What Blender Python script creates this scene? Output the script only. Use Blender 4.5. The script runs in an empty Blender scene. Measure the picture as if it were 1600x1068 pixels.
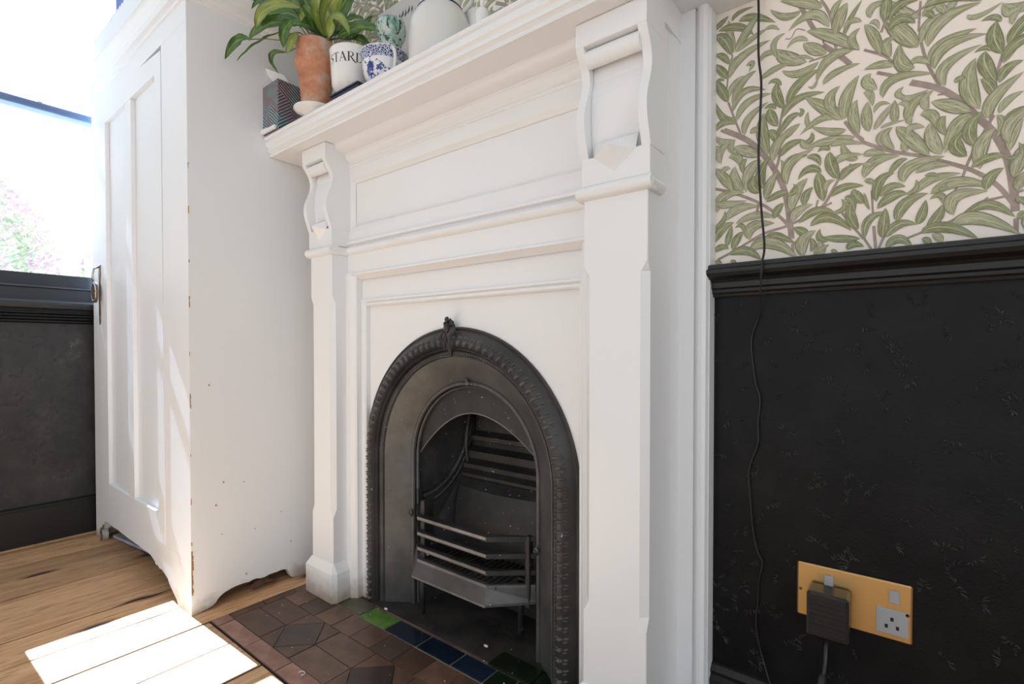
import bpy, math, random
from mathutils import Vector, Matrix
random.seed(7)
S=bpy.context.scene
COL=S.collection
# ---------------- camera ----------------
H=.72
YAW=math.atan2(615,784.); PITCH=math.radians(.85)
cd=bpy.data.cameras.new('camera'); cam=bpy.data.objects.new('camera',cd); COL.objects.link(cam); S.camera=cam
cam.location=(0,0,H); cam.rotation_euler=(math.pi/2-PITCH,0,YAW)
cd.sensor_width=36; cd.lens=36*784/1600.; cd.shift_y=22/1600.; cd.clip_start=.02
# ---------------- world, sun, exposure ----------------
w=bpy.data.worlds.new('sky'); S.world=w; w.use_nodes=True
bg=w.node_tree.nodes['Background']; bg.inputs[0].default_value=(.91,.975,1.055,1); bg.inputs[1].default_value=1.35
sd=bpy.data.lights.new('sun','SUN'); sd.energy=28; sd.angle=.006; sd.color=(.73,.95,1.26)
sun=bpy.data.objects.new('sun',sd); COL.objects.link(sun)
sun.rotation_euler=Vector((1,.032,-1.149)).to_track_quat('-Z','Y').to_euler(); sun.location=(-5,0,5)
S.view_settings.view_transform='Standard'; S.view_settings.look='None'; S.view_settings.exposure=-.02; S.view_settings.gamma=1
S.view_settings.use_curve_mapping=False
# ---------------- materials ----------------
def nt(name):
    m=bpy.data.materials.new(name); m.use_nodes=True; t=m.node_tree; b=t.nodes['Principled BSDF']; return m,t,b
def N(t,k,**kw):
    n=t.nodes.new(k)
    for a,v in kw.items():
        if a in n.inputs: n.inputs[a].default_value=v
        else: setattr(n,a,v)
    return n
def L(t,a,b): t.links.new(a,b)
def ramp(t,fac,stops):
    r=t.nodes.new('ShaderNodeValToRGB'); e=r.color_ramp.elements
    while len(e)<len(stops): e.new(.5)
    for el,(p,c) in zip(e,stops): el.position=p; el.color=(*c,1) if len(c)==3 else c
    L(t,fac,r.inputs[0]); return r.outputs[0]
def noise(t,scale,detail=4,vec=None,rough=.5):
    n=N(t,'ShaderNodeTexNoise'); n.inputs['Scale'].default_value=scale; n.inputs['Detail'].default_value=detail; n.inputs['Roughness'].default_value=rough
    if vec is not None: L(t,vec,n.inputs['Vector'])
    return n.outputs[0]
def objc(t,sc=(1,1,1)):
    c=N(t,'ShaderNodeTexCoord'); m=N(t,'ShaderNodeMapping'); m.inputs['Scale'].default_value=sc; L(t,c.outputs['Object'],m.inputs[0]); return m.outputs[0]
def mix(t,f,a,b):
    m=N(t,'ShaderNodeMix'); m.data_type='RGBA'
    if isinstance(f,float): m.inputs[0].default_value=f
    else: L(t,f,m.inputs[0])
    for k,v in ((6,a),(7,b)):
        if isinstance(v,tuple): m.inputs[k].default_value=(*v,1)
        else: L(t,v,m.inputs[k])
    return m.outputs[2]
def math_(t,op,a,b=None):
    m=N(t,'ShaderNodeMath'); m.operation=op
    for k,v in ((0,a),(1,b)):
        if v is None: continue
        if isinstance(v,(int,float)): m.inputs[k].default_value=v
        else: L(t,v,m.inputs[k])
    return m.outputs[0]
def bump(t,b,h,strength=.3,dist=.001):
    n=N(t,'ShaderNodeBump'); n.inputs['Strength'].default_value=strength; n.inputs['Distance'].default_value=dist; L(t,h,n.inputs['Height']); L(t,n.outputs[0],b.inputs['Normal'])
def simple(name,col,rough=.5,metal=0,bs=None,bd=.0006,bstr=.3,var=None):
    m,t,b=nt(name); b.inputs['Base Color'].default_value=(*col,1); b.inputs['Roughness'].default_value=rough; b.inputs['Metallic'].default_value=metal
    v=objc(t)
    if bs: bump(t,b,noise(t,bs,5,v),bstr,bd)
    if var:
        n=noise(t,var[0],4,v); L(t,ramp(t,n,[(.35,col),(.65,var[1])]),b.inputs['Base Color'])
    return m
def chip_paint(name,col,chip,thr,scale,rough=.35,zdirt=None):
    # painted wood with a few chips through to a lower coat
    m,t,b=nt(name); v=objc(t); b.inputs['Roughness'].default_value=rough
    n=noise(t,scale,6,v,.6); c=ramp(t,n,[(thr,col),(thr+.012,chip)])
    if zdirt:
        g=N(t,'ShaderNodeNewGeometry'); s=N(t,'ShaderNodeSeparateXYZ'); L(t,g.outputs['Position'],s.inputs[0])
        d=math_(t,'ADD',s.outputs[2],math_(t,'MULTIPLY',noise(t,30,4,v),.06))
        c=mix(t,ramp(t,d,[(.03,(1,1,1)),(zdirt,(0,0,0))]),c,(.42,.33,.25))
    L(t,c,b.inputs['Base Color'])
    bump(t,b,math_(t,'ADD',noise(t,260,4,v),math_(t,'MULTIPLY',noise(t,14,3,v),2.)),.22,.0007)
    return m
M={}
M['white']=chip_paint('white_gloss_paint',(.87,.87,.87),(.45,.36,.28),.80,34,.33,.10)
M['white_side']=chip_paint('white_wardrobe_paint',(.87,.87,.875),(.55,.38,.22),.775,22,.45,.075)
M['white_plain']=simple('white_window_paint',(.83,.84,.85),.35,bs=200)
M['ceiling']=simple('ceiling_paint',(.85,.85,.84),.9,bs=120)
M['wall']=simple('plain_wall',(.72,.70,.66),.8,bs=150)
M['paper']=simple('cream_wallpaper',(.93,.835,.735),.75,bs=420,bd=.0003)
M['black']=simple('black_eggshell_paint',(.008,.008,.0085),.45,bs=300,bd=.0006,bstr=.5)
m,t,b=nt('black_embossed_paper'); v=objc(t); b.inputs['Roughness'].default_value=.42; b.inputs['Specular IOR Level'].default_value=.2
L(t,ramp(t,noise(t,9,5,v,.65),[(.45,(.004,.004,.0042)),(.72,(.010,.0095,.0095))]),b.inputs['Base Color'])
bump(t,b,math_(t,'ADD',noise(t,420,3,v),math_(t,'MULTIPLY',noise(t,35,3,v),1.5)),.5,.0008); M['relief']=m
m,t,b=nt('charcoal_embossed_paper'); v=objc(t); b.inputs['Roughness'].default_value=.5
L(t,ramp(t,noise(t,7,6,v,.7),[(.42,(.020,.020,.021)),(.60,(.042,.040,.039)),(.78,(.22,.19,.17))]),b.inputs['Base Color'])
bump(t,b,math_(t,'ADD',noise(t,300,3,v),math_(t,'MULTIPLY',noise(t,45,3,v),2.)),.6,.001); M['relief_grey']=m
M['relief_leaf']=simple('black_embossed_leaf',(.008,.008,.008),.3)
M['relief_leaf_grey']=simple('charcoal_embossed_leaf',(.045,.044,.043),.3)
M['slate_paint']=simple('dark_slate_gloss_paint',(.028,.031,.037),.28,bs=160,bd=.0005)
M['blue_rail']=simple('flare_blue_sash_rail',(.13,.20,.36),.3,bs=120)  # blue haze of window flare put into the rail's colour
def iron(name,c1,c2,rough,spk=.735,dist=.0009):
    m,t,b=nt(name); v=objc(t); n=noise(t,11,6,v,.65)
    c=ramp(t,n,[(.35,c1),(.68,c2)])
    s=noise(t,95,3,v,.6); c=mix(t,ramp(t,s,[(spk,(0,0,0)),(spk+.01,(1,1,1))]),c,(.55,.50,.44))
    r=noise(t,26,4,v,.7); c=mix(t,ramp(t,r,[(.725,(0,0,0)),(.735,(1,1,1))]),c,(.26,.11,.05))
    L(t,c,b.inputs['Base Color']); b.inputs['Roughness'].default_value=rough; b.inputs['Metallic'].default_value=.15; b.inputs['Specular IOR Level'].default_value=.6
    bump(t,b,math_(t,'ADD',noise(t,230,4,v),math_(t,'MULTIPLY',n,3.)),.45,dist); return m
M['iron']=iron('blackened_cast_iron',(.060,.058,.056),(.12,.117,.112),.40)
M['iron_rim']=iron('dark_cast_iron_rim',(.020,.019,.019),(.045,.042,.040),.38)
M['iron_soot']=iron('sooty_cast_iron',(.018,.018,.018),(.045,.043,.041),.5,.70,.0015)
M['iron_bar']=iron('pale_grey_fire_bar',(.14,.135,.13),(.26,.25,.24),.38)
M['soot_floor']=simple('sooty_hearth_concrete',(.014,.013,.012),.75,bs=70,bd=.003,bstr=.6,var=(14,(.05,.042,.037)))
def wood():
    m,t,b=nt('worn_pine_floorboard'); oi=N(t,'ShaderNodeObjectInfo')
    c=N(t,'ShaderNodeTexCoord'); add=N(t,'ShaderNodeVectorMath'); add.operation='ADD'
    sc=N(t,'ShaderNodeVectorMath'); sc.operation='SCALE'; sc.inputs[0].default_value=(3,17,5); L(t,oi.outputs['Random'],sc.inputs['Scale'])
    L(t,c.outputs['Object'],add.inputs[0]); L(t,sc.outputs[0],add.inputs[1])
    mp=N(t,'ShaderNodeMapping'); mp.inputs['Scale'].default_value=(20,2.2,20); L(t,add.outputs[0],mp.inputs[0])
    n1=noise(t,1.9,9,mp.outputs[0],.72)
    mp2=N(t,'ShaderNodeMapping'); mp2.inputs['Scale'].default_value=(150,9,150); L(t,add.outputs[0],mp2.inputs[0]); n2=noise(t,1.5,5,mp2.outputs[0],.6)
    col=ramp(t,n1,[(.20,(.26,.125,.055)),(.36,(.50,.27,.125)),(.55,(.68,.41,.22)),(.78,(.80,.55,.34))])
    col=mix(t,ramp(t,n2,[(.56,(0,0,0)),(.66,(.85,.85,.85))]),col,(.17,.09,.05))
    mp3=N(t,'ShaderNodeMapping'); mp3.inputs['Scale'].default_value=(6.5,2.6,0); L(t,add.outputs[0],mp3.inputs[0])
    vo=N(t,'ShaderNodeTexVoronoi'); L(t,mp3.outputs[0],vo.inputs['Vector']); vo.inputs['Scale'].default_value=1.; vo.voronoi_dimensions='2D'
    col=mix(t,ramp(t,vo.outputs['Distance'],[(.06,(1,1,1)),(.10,(.5,.5,.5)),(.16,(0,0,0))]),col,(.07,.03,.016))
    hs=N(t,'ShaderNodeHueSaturation'); L(t,col,hs.inputs['Color']); L(t,math_(t,'ADD',math_(t,'MULTIPLY',oi.outputs['Random'],.40),.76),hs.inputs['Value'])
    L(t,hs.outputs[0],b.inputs['Base Color']); b.inputs['Roughness'].default_value=.5
    bump(t,b,math_(t,'ADD',n2,n1),.35,.0012); return m
M['wood']=wood()
M['gap']=simple('dark_subfloor',(.012,.010,.008),.9)
def tile(name,c1,c2,rough=.35,sc=18):
    m,t,b=nt(name); oi=N(t,'ShaderNodeObjectInfo'); v=objc(t); n=noise(t,sc,6,v,.65)
    col=ramp(t,n,[(.3,c1),(.7,c2)]); hs=N(t,'ShaderNodeHueSaturation'); L(t,col,hs.inputs['Color'])
    L(t,math_(t,'ADD',math_(t,'MULTIPLY',oi.outputs['Random'],.7),.65),hs.inputs['Value'])
    c=mix(t,ramp(t,noise(t,130,3,v),[(.74,(0,0,0)),(.76,(1,1,1))]),hs.outputs[0],(.45,.38,.31))
    L(t,c,b.inputs['Base Color']); b.inputs['Roughness'].default_value=rough; bump(t,b,noise(t,160,5,v),.35,.0008); return m
M['tile_brown']=tile('brown_quarry_tile',(.065,.038,.026),(.16,.085,.055))
M['tile_dark']=tile('dark_brown_tile',(.030,.022,.018),(.085,.052,.038))
M['tile_pink']=tile('pinkish_terracotta_border_tile',(.17,.080,.055),(.36,.20,.155),.5)
M['tile_green']=tile('bright_green_glazed_tile',(.055,.13,.020),(.13,.26,.05),.18)
M['tile_olive']=tile('dirty_olive_glazed_tile',(.035,.045,.018),(.10,.09,.055),.35)
M['tile_navy']=tile('navy_glazed_tile',(.006,.012,.026),(.014,.028,.05),.12)
M['tile_bottle']=tile('dark_bottle_green_tile',(.006,.014,.006),(.016,.035,.014),.12)
M['grout']=simple('brown_grout',(.10,.06,.042),.85,bs=120,var=(20,(.19,.12,.085)))
M['pale_grout']=simple('pale_tile_grout',(.22,.20,.15),.85,bs=120)
M['brass']=simple('brushed_brass',(.78,.50,.20),.34,1.,bs=300,bd=.0002)
M['old_brass']=simple('tarnished_brass',(.20,.13,.07),.4,.8,bs=120)
M['silver']=simple('silvery_metal_disc',(.55,.55,.56),.25,.9)
M['plastic']=simple('black_plastic',(.012,.012,.013),.3)
M['grey_plastic']=simple('pale_grey_socket_insert',(.35,.36,.37),.35)
M['china']=simple('white_glazed_china',(.82,.81,.78),.12)
M['cream']=simple('cream_glazed_stoneware',(.72,.715,.67),.2,bs=6,bd=.001)
M['navy']=simple('navy_enamel',(.010,.018,.075),.25)
M['letter']=simple('black_letter_print',(.012,.012,.014),.3)
M['navy_book']=simple('navy_book_cover',(.018,.022,.05),.45)
M['page']=simple('book_pages',(.7,.67,.6),.8)
M['tissue']=simple('white_tissue',(.86,.86,.86),.9)
M['magazine']=simple('pale_grey_paper',(.60,.59,.66),.6,var=(12,(.30,.30,.36)))
M['dark_wood']=simple('brown_raw_wood',(.16,.085,.05),.6,bs=60,var=(20,(.28,.16,.10)))
M['raw_edge']=simple('bare_wood_edge',(.50,.28,.12),.6,bs=60)
M['blue_box']=simple('blue_cardboard',(.10,.17,.50),.6)
M['lace']=simple('white_scalloped_card',(.86,.87,.9),.7)
M['soil']=simple('potting_soil',(.03,.02,.014),.95,bs=80,bd=.004)
m,t,b=nt('weathered_terracotta'); v=objc(t); c=ramp(t,noise(t,14,6,v,.65),[(.30,(.34,.13,.07)),(.50,(.56,.25,.14)),(.62,(.58,.42,.33)),(.75,(.60,.54,.48))])
g=N(t,'ShaderNodeTexCoord'); s=N(t,'ShaderNodeSeparateXYZ'); L(t,g.outputs['Object'],s.inputs[0])
c=mix(t,ramp(t,math_(t,'ADD',s.outputs[2],math_(t,'MULTIPLY',noise(t,40,4,v),.02)),[(.012,(1,1,1)),(.035,(0,0,0))]),c,(.13,.09,.07))
L(t,c,b.inputs['Base Color']); b.inputs['Roughness'].default_value=.8; bump(t,b,noise(t,90,5,v),.4,.0015); M['terracotta']=m
m,t,b=nt('mottled_green_glass'); v=objc(t,(1,1,.55)); b.inputs['Roughness'].default_value=.15
c=ramp(t,noise(t,38,5,v,.7),[(.34,(.04,.22,.17)),(.44,(.24,.42,.35)),(.54,(.60,.66,.58))])
c=mix(t,ramp(t,noise(t,110,3,v),[(.56,(0,0,0)),(.60,(1,1,1))]),c,(.02,.06,.06)); L(t,c,b.inputs['Base Color']); M['mottle']=m
# blue transfer print
m,t,b=nt('blue_willow_print'); v=objc(t); b.inputs['Roughness'].default_value=.12
n=noise(t,70,4,v,.7); n2=noise(t,24,2,v)
k=math_(t,'MULTIPLY',ramp(t,n,[(.50,(0,0,0)),(.53,(1,1,1))]),ramp(t,n2,[(.46,(0,0,0)),(.50,(1,1,1))]))
L(t,mix(t,k,(.80,.80,.80),(.035,.06,.26)),b.inputs['Base Color']); M['willow']=m
m,t,b=nt('blue_lattice_band'); v=objc(t); b.inputs['Roughness'].default_value=.12
vo=N(t,'ShaderNodeTexVoronoi'); vo.inputs['Scale'].default_value=190; vo.feature='DISTANCE_TO_EDGE'; L(t,v,vo.inputs['Vector'])
L(t,ramp(t,vo.outputs[0],[(.06,(.62,.65,.75)),(.14,(.025,.04,.17))]),b.inputs['Base Color']); M['band']=m
# tissue box pattern
m,t,b=nt('patterned_tissue_carton'); v=objc(t); b.inputs['Roughness'].default_value=.4
def hexw(ang):
    mp=N(t,'ShaderNodeMapping'); mp.inputs['Rotation'].default_value=(0,ang,0); 
    cmb=N(t,'ShaderNodeCombineXYZ'); sp=N(t,'ShaderNodeSeparateXYZ'); L(t,v,sp.inputs[0])
    L(t,math_(t,'ADD',sp.outputs[0],sp.outputs[1]),cmb.inputs[0]); L(t,sp.outputs[2],cmb.inputs[2]); L(t,cmb.outputs[0],mp.inputs[0])
    wv=N(t,'ShaderNodeTexWave'); wv.inputs['Scale'].default_value=42; L(t,mp.outputs[0],wv.inputs[0]); return wv.outputs['Fac']
chk=N(t,'ShaderNodeTexVoronoi'); chk.inputs['Scale'].default_value=26; L(t,v,chk.inputs['Vector'])
sel=ramp(t,math_(t,'FRACT',math_(t,'MULTIPLY',chk.outputs['Color'],3.)),[(.49,(0,0,0)),(.5,(1,1,1))])
ln=mix(t,sel,ramp(t,hexw(.9),[(.62,(0,0,0)),(.75,(1,1,1))]),ramp(t,hexw(-.9),[(.62,(0,0,0)),(.75,(1,1,1))]))
lc=ramp(t,noise(t,30,2,v),[(.45,(.42,.32,.31)),(.55,(.30,.55,.54))])
L(t,mix(t,ln,(.075,.055,.085),lc),b.inputs['Base Color']); M['carton']=m
# printed leaves: attribute r=along, g=across, b=tone
def leafmat(name,stops,edge,vein,rough,k=9.):
    m,t,b=nt(name); a=N(t,'ShaderNodeAttribute'); a.attribute_name='lf'; s=N(t,'ShaderNodeSeparateColor'); L(t,a.outputs['Color'],s.inputs[0])
    cx=N(t,'ShaderNodeCombineXYZ'); L(t,math_(t,'MULTIPLY',s.outputs[1],k),cx.inputs[0]); L(t,math_(t,'MULTIPLY',s.outputs[0],2.2),cx.inputs[1]); L(t,math_(t,'MULTIPLY',s.outputs[2],57.),cx.inputs[2])
    n=noise(t,2.,3,cx.outputs[0],.55); tn=math_(t,'MULTIPLY',math_(t,'SUBTRACT',s.outputs[2],.5),.22)
    c=ramp(t,math_(t,'ADD',n,tn),stops)
    off=math_(t,'ABSOLUTE',math_(t,'SUBTRACT',s.outputs[1],.5))
    c=mix(t,ramp(t,off,[(.40,(0,0,0)),(.45,(1,1,1))]),c,edge)
    if vein: c=mix(t,ramp(t,off,[(.02,(1,1,1)),(.05,(0,0,0))]),c,vein)
    L(t,c,b.inputs['Base Color']); b.inputs['Roughness'].default_value=rough; return m
M['leaf_print']=leafmat('printed_willow_leaf',[(.30,(.60,.57,.43)),(.42,(.44,.43,.28)),(.54,(.31,.325,.17)),(.72,(.16,.20,.08))],(.21,.20,.12),(.60,.57,.42),.75)
M['stem_print']=simple('printed_brown_stem',(.33,.255,.215),.75,bs=200,bd=.0001,var=(60,(.42,.34,.29)))
M['lily']=leafmat('glossy_peace_lily_leaf',[(.25,(.035,.10,.022)),(.55,(.07,.17,.03)),(.80,(.25,.33,.07))],(.06,.13,.03),(.22,.30,.10),.3,3.)
M['lily_light']=leafmat('yellow_green_lily_leaf',[(.25,(.14,.22,.04)),(.55,(.26,.33,.07)),(.80,(.40,.42,.14))],(.13,.18,.04),(.40,.42,.16),.35,3.)
M['stalk']=simple('green_stalk',(.16,.22,.07),.5)
M['white_card']=simple('pale_card',(.66,.63,.60),.7)
M['ink']=simple('black_brush_ink',(.015,.015,.017),.6)
# clear glass that lets sun pass
def clear(name,tint=(1,1,1)):
    m=bpy.data.materials.new(name); m.use_nodes=True; t=m.node_tree; t.nodes.clear()
    o=N(t,'ShaderNodeOutputMaterial'); tr=N(t,'ShaderNodeBsdfTransparent'); tr.inputs[0].default_value=(*tint,1); gl=N(t,'ShaderNodeBsdfGlossy'); gl.inputs['Roughness'].default_value=.02
    mx=N(t,'ShaderNodeMixShader'); mx.inputs[0].default_value=.05; L(t,tr.outputs[0],mx.inputs[1]); L(t,gl.outputs[0],mx.inputs[2]); L(t,mx.outputs[0],o.inputs[0]); return m
M['glass']=clear('window_glass')
M['glassy']=clear('candlestick_glass',(.93,.95,.94))
M['garden']=simple('pale_garden_ground',(.55,.56,.50),.9,bs=3)
def foliage(name,c1,c2,c3):
    m,t,b=nt(name); v=objc(t); L(t,ramp(t,noise(t,2.2,4,v),[(.46,c1),(.53,c2),(.62,c3)]),b.inputs['Base Color']); b.inputs['Roughness'].default_value=.6; return m
M['tree_leaf']=foliage('pale_sunlit_foliage',(.60,.43,.52),(.64,.62,.46),(.42,.52,.34))
M['bark']=simple('pale_bark',(.5,.45,.45),.8,bs=20)
# ---------------- mesh helpers ----------------
class MB:
    def __init__(s): s.v=[]; s.f=[]; s.sm=[]; s.at=[]
    def add(s,vs,fs,smooth=False,at=None):
        o=len(s.v); s.v+=[tuple(p) for p in vs]; s.f+=[tuple(i+o for i in f) for f in fs]; s.sm+=[smooth]*len(fs)
        s.at+= at if at else [(0,.5,.5)]*len(vs); return s
    def box(s,a,b,bv=0.):
        x0,y0,z0=[min(a[i],b[i]) for i in range(3)]; x1,y1,z1=[max(a[i],b[i]) for i in range(3)]
        if bv<=0:
            vs=[(x,y,z) for x in(x0,x1) for y in(y0,y1) for z in(z0,z1)]
            return s.add(vs,[(0,1,3,2),(4,6,7,5),(0,4,5,1),(2,3,7,6),(0,2,6,4),(1,5,7,3)])
        bv=min(bv,(x1-x0)/2.01,(y1-y0)/2.01,(z1-z0)/2.01)
        c=((x0+x1)/2,(y0+y1)/2,(z0+z1)/2); h=((x1-x0)/2,(y1-y0)/2,(z1-z0)/2)
        vs=[];ix={}
        for sx in(-1,1):
            for sy in(-1,1):
                for sz in(-1,1):
                    for ax in range(3):
                        p=[sx*(h[0]-bv),sy*(h[1]-bv),sz*(h[2]-bv)]; p[ax]=(sx,sy,sz)[ax]*h[ax]
                        ix[(sx,sy,sz,ax)]=len(vs); vs.append(tuple(p[i]+c[i] for i in range(3)))
        fs=[]
        for ax in range(3):
            a1,a2=[i for i in range(3) if i!=ax]
            for sg in(-1,1):
                q=[]
                for u,v in((-1,-1),(1,-1),(1,1),(-1,1)):
                    k=[0,0,0]; k[ax]=sg; k[a1]=u; k[a2]=v; q.append(ix[(*k,ax)])
                fs.append(tuple(q) if (sg>0)==(ax!=1) else tuple(q[::-1]))
            for u in(-1,1):
                for v in(-1,1):
                    def g(e,axx):
                        k=[0,0,0]; k[ax]=e; k[a1]=u; k[a2]=v; return ix[(*k,axx)]
                    fs.append((g(-1,a1),g(1,a1),g(1,a2),g(-1,a2)))
        for sx in(-1,1):
            for sy in(-1,1):
                for sz in(-1,1): fs.append(tuple(ix[(sx,sy,sz,a)] for a in range(3)))
        return s.add(vs,fs)
    def sweep(s,prof,path,frames,closed=False,caps=True,smooth=False):
        # prof: list of 2D; frames: list of (U,V) for each path point
        n=len(prof); vs=[]
        for P,(U,V) in zip(path,frames):
            P=Vector(P);U=Vector(U);V=Vector(V)
            vs+=[tuple(P+U*a+V*b) for a,b in prof]
        fs=[]
        for i in range(len(path)-1):
            for j in range(n if closed else n-1):
                k=(j+1)%n; fs.append((i*n+j,i*n+k,(i+1)*n+k,(i+1)*n+j))
        if closed and caps: fs+= [tuple(range(n))[::-1],tuple((len(path)-1)*n+j for j in range(n))]
        return s.add(vs,fs,smooth)
    def extx(s,prof,x0,x1): # closed prof in (y,z)
        return s.sweep(prof,[(x0,0,0),(x1,0,0)],[((0,1,0),(0,0,1))]*2,True)
    def exty(s,prof,y0,y1): # prof in (x,z)
        return s.sweep(prof,[(0,y0,0),(0,y1,0)],[((1,0,0),(0,0,1))]*2,True)
    def extz(s,prof,z0,z1):
        return s.sweep(prof,[(0,0,z0),(0,0,z1)],[((1,0,0),(0,1,0))]*2,True)
    def lathe(s,prof,c=(0,0,0),n=40,smooth=True):
        vs=[];fs=[];m=len(prof)
        for i in range(n):
            a=2*math.pi*i/n
            for r,z in prof: vs.append((c[0]+r*math.cos(a),c[1]+r*math.sin(a),c[2]+z))
        for i in range(n):
            k=(i+1)%n
            for j in range(m-1): fs.append((i*m+j,k*m+j,k*m+j+1,i*m+j+1))
        return s.add(vs,fs,smooth)
    def tube(s,pts,r,n=8,smooth=True,caps=True):
        pts=[Vector(p) for p in pts]; rs=r if isinstance(r,(list,tuple)) else [r]*len(pts)
        vs=[];up=Vector((.3,.2,1)).normalized()
        for i,p in enumerate(pts):
            d=(pts[min(i+1,len(pts)-1)]-pts[max(i-1,0)])
            d=d.normalized() if d.length>0 else Vector((0,0,1))
            a=d.cross(up)
            if a.length<.05: a=d.cross(Vector((1,0,0)))
            a.normalize(); b=d.cross(a)
            for j in range(n):
                t=2*math.pi*j/n; vs.append(tuple(p+(a*math.cos(t)+b*math.sin(t))*rs[i]))
        fs=[(i*n+j,i*n+(j+1)%n,(i+1)*n+(j+1)%n,(i+1)*n+j) for i in range(len(pts)-1) for j in range(n)]
        if caps: fs+=[tuple(range(n))[::-1],tuple((len(pts)-1)*n+j for j in range(n))]
        return s.add(vs,fs,smooth)
    def ball(s,c,r,n=8,m=5,half=None):
        pr=[(r[0] if isinstance(r,tuple) else r)]
        rx,ry,rz=r if isinstance(r,tuple) else (r,r,r)
        vs=[];fs=[]
        for i in range(m+1):
            ph=math.pi*i/m
            for j in range(n):
                t=2*math.pi*j/n; vs.append((c[0]+rx*math.sin(ph)*math.cos(t),c[1]+ry*math.sin(ph)*math.sin(t),c[2]+rz*math.cos(ph)))
        for i in range(m):
            for j in range(n): fs.append((i*n+j,(i+1)*n+j,(i+1)*n+(j+1)%n,i*n+(j+1)%n))
        return s.add(vs,fs,True)
    def build(s,name,mat,parent=None,loc=None,fix=True,attr=False):
        me=bpy.data.meshes.new(name); 
        o0=Vector(loc) if loc is not None else None
        vs=s.v if o0 is None else [tuple(Vector(p)-o0) for p in s.v]
        me.from_pydata(vs,[],s.f); me.polygons.foreach_set('use_smooth',s.sm)
        if attr:
            a=me.color_attributes.new('lf','FLOAT_COLOR','POINT'); a.data.foreach_set('color',[q for t_ in s.at for q in (*t_,1)])
        if fix:
            import bmesh
            bm=bmesh.new(); bm.from_mesh(me); bmesh.ops.remove_doubles(bm,verts=bm.verts,dist=1e-6); bmesh.ops.recalc_face_normals(bm,faces=bm.faces); bm.to_mesh(me); bm.free()
        me.materials.append(M[mat] if isinstance(mat,str) else mat); me.update()
        o=bpy.data.objects.new(name,me); COL.objects.link(o)
        if o0 is not None: o.location=o0
        if parent is not None:
            o.parent=parent
            q=parent; off=Vector((0,0,0))
            while q is not None: off+=q.location; q=q.parent
            o.location=(o0 if o0 is not None else Vector((0,0,0)))-off
        return o
def smooth_by_angle(o,ang=35):
    me=o.data; me.polygons.foreach_set('use_smooth',[True]*len(me.polygons)); me.set_sharp_from_angle(angle=math.radians(ang)); return o
def tag(o,label=None,cat=None,group=None,kind=None):
    if label:o['label']=label
    if cat:o['category']=cat
    if group:o['group']=group
    if kind:o['kind']=kind
    return o
def thing(name,loc,label,cat,group=None):
    o=bpy.data.objects.new(name,None); COL.objects.link(o); o.location=loc; o.empty_display_size=.05; return tag(o,label,cat,group)
def box(name,a,b,mat,parent=None,bv=0.,loc=None): return MB().box(a,b,bv).build(name,mat,parent,loc)
def struct(o,label=None): o['kind']='structure'; 
def st(o,label,cat): tag(o,label,cat,kind='structure'); return o
# ================= SETTING =================
WX=-2.5; WY=.99; CZ=2.6; XR=2.2; YB=-2.5
# floor: planks run in y
fl=box('floor',(WX-.02,YB,-.05),(XR,WY+.35,-.0042),'gap'); tag(fl,kind='structure')
k=0; x=-1.44-.145*8
while x<XR:
    g_=(.0030,.0018)[k%2]; a,b_=max(x+g_,WX),min(x+.145-(.0018,.0030)[k%2],XR)
    if b_>a+.02:
        segs=[(YB,WY)]
        if -1.45<x<-.0: segs=[(YB,.541)]
        elif x>=0: segs=[(YB,WY)]
        for y0,y1 in segs:
            cuts=[y0]; 
            if k%3==1: cuts.append(-.65-.2*(k%4))
            cuts.append(y1)
            for c0,c1 in zip(cuts,cuts[1:]):
                dz=random.uniform(-.0012,.0004)
                o=box('floorboard',(a,c0+.001,-.0040),(b_,c1-.001,dz),'wood',fl,.0011,loc=((a+b_)/2,0,0))
    x+=.145;k+=1
# long narrow board beside the skirting, under the window
box('floorboard',(WX+.001,YB+.01,.0005),(WX+.022,WY,.012),'wood',fl,.003,loc=(WX,0,0))
ce=box('ceiling',(WX-.25,YB,CZ),(XR+.1,WY+.35,CZ+.05),'ceiling'); tag(ce,kind='structure')
# left wall with window opening
OY0,OY1,OZ0,OZ1=-1.75,.93,.945,2.25
m_=MB(); T=.16
m_.box((WX-T,YB,0),(WX,WY+.35,OZ0)); m_.box((WX-T,YB,OZ1),(WX,WY+.35,CZ)); m_.box((WX-T,YB,OZ0),(WX,OY0,OZ1)); m_.box((WX-T,OY1,OZ0),(WX,WY+.35,OZ1))
wl=m_.build('wall_left','wall',fix=False); tag(wl,kind='structure')
box('dado_panel',(WX+.0002,YB,.15),(WX+.004,WY,.82),'relief_grey',wl)
# back wall: wallpaper above, black embossed below; hole for the fireplace recess
m_=MB(); m_.box((WX,WY,.86),(XR,WY+.34,CZ)); m_.box((WX,WY,0),(-1.25,WY+.34,.86)); m_.box((-.50,WY,0),(XR,WY+.34,.86)); m_.box((-1.25,WY+.25,0),(-.50,WY+.34,.86))
wb=m_.build('wall_back','paper',fix=False); tag(wb,kind='structure')
box('embossed_panel',(-.30,WY-.003,.10),(XR,WY+.001,.86),'relief',wb)
wr=MB().box((XR,YB,2.3),(XR+.1,WY+.35,CZ)).box((XR,.55,0),(XR+.1,WY+.35,2.3)).box((XR,YB,0),(XR+.1,-2.2,2.3)).build('wall_right','wall',fix=False); tag(wr,kind='structure')  # unseen wall; its wide opening is added to light the wardrobe side
wf=MB().box((WX,YB-.1,0),(-1.7,YB,CZ)).box((-1.7,YB-.1,2.25),(XR,YB,CZ)).box((2.1,YB-.1,0),(XR,YB,2.25)).build('wall_front','wall',fix=False); tag(wf,kind='structure')  # unseen wall behind the camera; opening added to let in frontal sky light
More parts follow.
